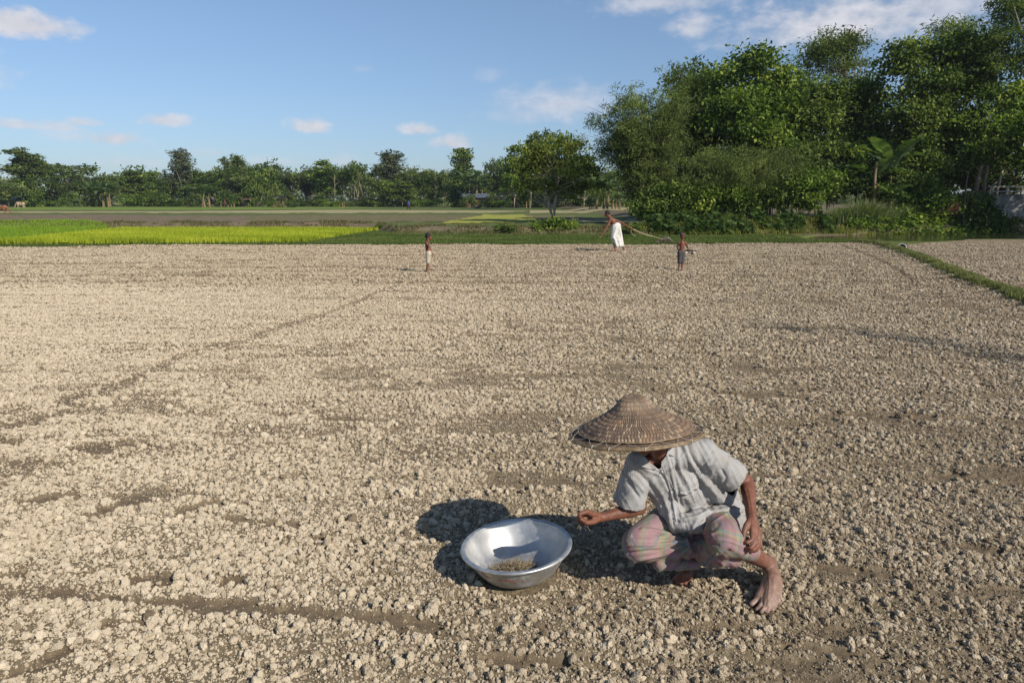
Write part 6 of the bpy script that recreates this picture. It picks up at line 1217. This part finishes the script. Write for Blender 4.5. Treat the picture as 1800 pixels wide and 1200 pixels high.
# ------------------------------------------------ far figures and animals
def farperson(px, feet_py, D, h, top_m, leg_m, label, stride=.25, face=1, sit=False):
    b_ = at(px, feet_py, D); z0 = .35; root = empty('person', (b_.x, D, z0), label=label, cat='person'); q = lambda x, y, z: Vector((b_.x+x*h, D+y*h, z0+z*h))
    if sit: q = lambda x, y, z: Vector((b_.x+x*h, D+y*h, z0+max(.02, z-.42)*h))
    kn = [(.10*face if not sit else .2*face, -.05, .28 if not sit else .60), (-.04*face if not sit else .22*face, .05, .27 if not sit else .58)]
    ft = [(stride*.5*face if not sit else .18*face, -.05, .03 if not sit else .44), (-stride*.5*face if not sit else .14*face, .05, .03 if not sit else .44)]
    P = [ell(q(.03*face, 0, .93), (.055*h, .05*h, .068*h)), cap(q(0, 0, .84), q(.03*face, 0, .92), .03*h, .03*h), cap(q(0, 0, .78), q(0, 0, .52), .075*h, .07*h), cap(q(0, -.1, .80), q(0, .1, .80), .03*h, .03*h)]+facedet(q(.03*face, 0, .93), .055*h, (face, 0, 0))
    for s_, hx in ((-1, .12), (1, -.10)): e = q(hx*.3*face, s_*.13, .64); w__ = q(hx*1.2*face, s_*.13, .50); P += [cap(q(0, s_*.11, .80), e, .028*h, .022*h), cap(e, w__, .021*h, .015*h)]+smallhand(w__, w__-e, .014*h)
    legs = []
    for (k_, f_) in zip(kn, ft): legs += [cap(q(0, k_[1], .52), q(*k_), .055*h, .037*h), cap(q(*k_), q(*f_), .035*h, .022*h)]
    for f_ in ft: P += smallfoot(q(f_[0], f_[1], f_[2]+.005), (face, 0, 0), .02*h)
    bodypart('body', P+legs, .014*h/1.5, M_skin2, root, 2); bodypart('hair', [ell(q(.025*face, 0, .948), (.06*h, .056*h, .062*h))], .014, M_hair, root, 2)
    sh = [cap(q(0, 0, .79), q(0, 0, .52), .09*h, .085*h), cap(q(0, -.1, .80), q(0, .1, .80), .045*h, .045*h)]
    for s_, hx in ((-1, .12), (1, -.10)): sh.append(cap(q(0, s_*.11, .80), q(hx*.2*face, s_*.13, .68), .042*h, .04*h))
    bodypart('shirt', sh, .018, top_m, root, 3); lg = [cap(q(0, 0, .53), q(0, 0, .50), .083*h, .083*h)]
    for (k_, f_) in zip(kn, ft): lg += [cap(q(0, k_[1], .52), q(*k_), .068*h, .052*h), cap(q(*k_), lerp(q(*k_), q(*f_), .7), .052*h, .04*h)]
    bodypart('trousers', lg, .018, leg_m, root, 3)
farperson(719, 369, 104, 1.5, M_blue, M_darkc, 'man in a blue shirt and dark trousers walking before the far trees', .45, -1)
farperson(396, 365, 140, 1.45, M_redc, M_darkc, 'person in a red top standing by the small banana clump', .12, 1)
farperson(836, 366, 128, 1.5, M_white, M_darkc, 'person in white sitting on the ground before the brick hut', .1, 1, True)
farperson(842, 366, 128.5, 1.45, M_redc, M_blue, 'person in red and blue sitting beside the one in white', .1, -1, True)
M_cowb = simple('brown_hide', (.22, .10, .05), .8, noise_=.3, nscale=4); M_coww = simple('pale_and_brown_hide', (.55, .44, .34), .8, nscale=3, col2=(.26, .12, .06))
def cow(px, D, s, m, label, face=-1):
    b_ = at(px, 366, D); root = empty('cow', (b_.x, D, .35), label=label, cat='cow', group='cows grazing at the far left'); q = lambda x, y, z: Vector((b_.x+x*s*face*-1, D+y*s, .35+z*s))
    P = [cap(q(.55, 0, .93), q(-.45, 0, .95), .26*s, .27*s), ell(q(-.35, 0, .82), (.3*s, .24*s, .34*s)), ell(q(.1, 0, .80), (.5*s, .27*s, .27*s)), cap(q(-.6, 0, 1.02), q(-1.0, 0, .62), .18*s, .11*s), cap(q(-1.0, 0, .60), q(-1.18, 0, .22), .11*s, .07*s), ell(q(-1.0, 0, .55), (.12*s, .1*s, .12*s)),
         cap(q(-.98, -.1, .66), q(-.93, -.22, .66), .035*s, .02*s), cap(q(-.98, .1, .66), q(-.93, .22, .66), .035*s, .02*s), cap(q(-1.02, -.07, .7), q(-1.1, -.14, .86), .02*s, .008*s), cap(q(-1.02, .07, .7), q(-1.1, .14, .86), .02*s, .008*s)]
    for y_ in (-.15, .15): P += [cap(q(-.42, y_, .7), q(-.43, y_, .38), .1*s, .055*s), cap(q(-.43, y_, .38), q(-.44+y_*.4, y_, .05), .05*s, .04*s), cap(q(.55, y_, .8), q(.45, y_, .5), .16*s, .08*s), cap(q(.45, y_, .5), q(.62, y_, .36), .07*s, .05*s), cap(q(.62, y_, .36), q(.57+y_*.5, y_, .05), .045*s, .04*s)]
    P += [cap(q(.76, 0, 1.05), q(.85, 0, .5), .03*s, .02*s), ell(q(.86, 0, .42), (.04*s, .04*s, .1*s))]
    bodypart('body', P, .03*s, m, root, 3)
cow(37, 128, .95, M_coww, 'pale and brown cow grazing below the tallest slender tree at far left'); cow(2, 74, .8, M_cowb, 'brown cow cut off by the left edge, head down', 1)

# ------------------------------------------------ buildings beyond the fields
M_brick = simple('dull_red_brick', (.15, .085, .06), .9, noise_=.4, nscale=3); M_tin = simple('blue_grey_tin', (.10, .12, .16), .45, noise_=.3, nscale=2); M_wht = simple('weathered_grey_tin', (.15, .17, .2), .7, noise_=.3, nscale=2); M_yw = simple('yellow_wall', (.27, .21, .11), .9, noise_=.3, nscale=3); M_dk = simple('dark_opening', (.015, .013, .012), .9)
def hut(px, D, w, d, h, m_wall, m_roof, label, rz=0, rise=.9, red=False, nm='hut'):
    b_ = at(px, 362, D); r = empty(nm, (b_.x, D, .3), rz, label, nm)
    mb = MB(); mb.box((0, 0, h/2), (w, d, h)); mb.build('wall', m_wall, r, False)
    e = .5; V = [(-w/2-e, -d/2-e, h-.12), (w/2+e, -d/2-e, h-.12), (w/2+e, 0, h+rise), (-w/2-e, 0, h+rise), (w/2+e, d/2+e, h-.12), (-w/2-e, d/2+e, h-.12)]
    V = V+[(x, y, z+.08) for x, y, z in V]; F_ = [(0, 3, 2, 1), (3, 5, 4, 2), (6, 7, 8, 9), (9, 8, 10, 11), (0, 1, 7, 6), (4, 5, 11, 10), (1, 2, 8, 7), (2, 4, 10, 8), (0, 6, 9, 3), (3, 9, 11, 5)]
    mb = MB(); mb.add(np.array(V), np.array(F_)); mb.build('roof', m_roof, r, False)
    for sx_ in (-1, 1): mb = MB(); mb.add(np.array([(sx_*w/2, -d/2, h), (sx_*w/2, d/2, h), (sx_*w/2, 0, h+rise*.9)]), np.array([(0, 1, 2)])); mb.build('gable', m_wall, r, False)
    mb = MB(); mb.box((-w*.15, -d/2-.03, h*.42), (.8, .08, h*.84)); mb.build('door', M_redc if red else M_dk, r, False)
    for x in (-.36, .2): mb = MB(); mb.box((w*x, -d/2-.03, h*.58), (.6, .08, .6)); mb.build('window', M_dk, r, False)
    return r
hut(836, 150, 4.6, 3.5, 2.1, M_brick, M_tin, 'low red-brick hut with a blue-grey tin roof among the far trees', .15, .7); hut(870, 148, 2.6, 2.5, 1.9, M_wht, M_dk, 'pale tin shed right of the brick hut', 0, .3, nm='shed')
hut(493, 158, 2.6, 2.5, 1.9, M_yw, M_dk, 'small yellow hut with a red door under the trees', 0, .5, True)
hut(8, 170, 6, 3, 1.6, M_wht, M_tin, 'long grey shed at the left edge below the trees', 0, .5, nm='shed')
hut(395+40, 160, 3.2, 2.5, 1.7, M_dk, M_brick, 'dark hut in the shade left of the yellow hut', 0, .5)
# concrete wall with a railing
M_conc = simple('stained_concrete', (.24, .235, .225), .9, noise_=.6, nscale=2.2, bump=.5, bscale=12); M_rail = simple('pale_concrete_rail', (.36, .33, .28), .9, noise_=.3, nscale=6)
a0 = at(1738, 343, 41.2); w0 = empty('concrete_wall', (a0.x, 41.2, 0), R(-4), 'stained concrete retaining wall with a pale rail at the right edge', 'wall')
ht = a0.z; mb = MB(); mb.box((4.5, .2, ht/2-.2), (9, .4, ht+.4)); wl_ = mb.build('wall_face', M_conc, w0, False)
mb = MB(); mb.box((4.5, .2, ht+.03), (9.1, .5, .06)); mb.build('coping', M_conc, w0, False)
r1 = at(1770, 328, 41.2).z; r2 = at(1770, 336.5, 41.2).z
for z in (r1, r2): mb = MB(); mb.box((4.5, .2, z), (9, .10, .07 if z == r2 else .09)); mb.build('rail', M_rail, w0, False)
for k in range(10): mb = MB(); mb.box((.25+k*.83, .2, (ht+r1)/2), (.14, .14, r1-ht)); mb.build('post', M_rail, w0, False)
# orange earth heap on the bank
c0 = at(1672, 362, 40.9); V, Q, Nn = blob([ell((0, 0, 0), (.95, .7, .45)), ell((-.8, 0, -.1), (.6, .5, .3)), ell((.8, .1, -.12), (.6, .5, .3))], .05, 4); V = V+Nn*(.25*nz3(V, 3, 3)+.08*nz3(V, 12, 4))[:, None]
o = link('earth_heap', npmesh('earth_heap', V, Q, simple('orange_earth', (.33, .14, .06), .95, noise_=.35, nscale=6, bump=.5, bscale=20))); o.location = (c0.x, 40.9, c0.z-.12); tag(o, 'heap of orange earth on the bank left of the dark leaning trunks', 'earth heap')
# bare stems in front of the heap and by the wall
def stemtree(pts, r, label, m=M_bark, bl=None):
    P = [at(a, b, D_) for a, b, D_ in pts]; root = empty('bare_trunk', P[0], label=label, cat='tree trunk'); mb = MB(); q = np.array([v3(p-P[0]) for p in P]); t_ = np.linspace(0, len(q)-1, 12); q = np.stack([np.interp(t_, range(len(q)), q[:, i]) for i in range(3)], 1); q[:, 0] += .02*np.sin(np.arange(12)*1.3); mb.tube(q, np.linspace(r, r*.6, 12), 8); mb.build('trunk', m, root)
stemtree([(1705, 402, 40.3), (1713, 350, 40.4), (1725, 290, 40.6)], .17, 'thick dark leaning trunk right of the orange earth heap'); stemtree([(1722, 400, 40.5), (1728, 345, 40.6), (1736, 290, 40.8)], .13, 'second dark trunk between the leaning trunk and the wall')
stemtree([(1692, 402, 40.0), (1696, 350, 40.1), (1702, 300, 40.3)], .05, 'thin stem in front of the orange earth heap'); stemtree([(1750, 350, 40.9), (1756, 325, 41), (1762, 300, 41.2)], .08, 'pale bare stem rising before the wall railing', M_pbark)
stemtree([(1739, 350, 40.9), (1741, 330, 41), (1752, 320, 41.0)], .05, 'short bent pale branch left of the wall railing', M_pbark)
stemtree([(1533, 398, 41.6), (1536, 350, 41.6), (1540, 285, 41.8)], .13, 'brown dry banana stem standing left of the tall banana plant', M_stem)

# ------------------------------------------------ thin air haze between the viewer and the far trees
hm_ = bpy.data.materials.new('haze'); hm_.use_nodes = True; ht_ = hm_.node_tree; ht_.nodes.clear(); ho_ = ht_.nodes.new('ShaderNodeOutputMaterial'); pv_ = ht_.nodes.new('ShaderNodeVolumePrincipled')
pv_.inputs['Density'].default_value = .00022; pv_.inputs['Color'].default_value = (.80, .88, 1, 1); pv_.inputs['Anisotropy'].default_value = .2; ht_.links.new(pv_.outputs[0], ho_.inputs['Volume'])
mb = MB(); mb.box((0, 190, 10.5), (900, 500, 23)); hz_o = mb.build('haze', hm_, None, False); tag(hz_o, 'faint blue air haze over the fields', 'haze', kind='stuff')
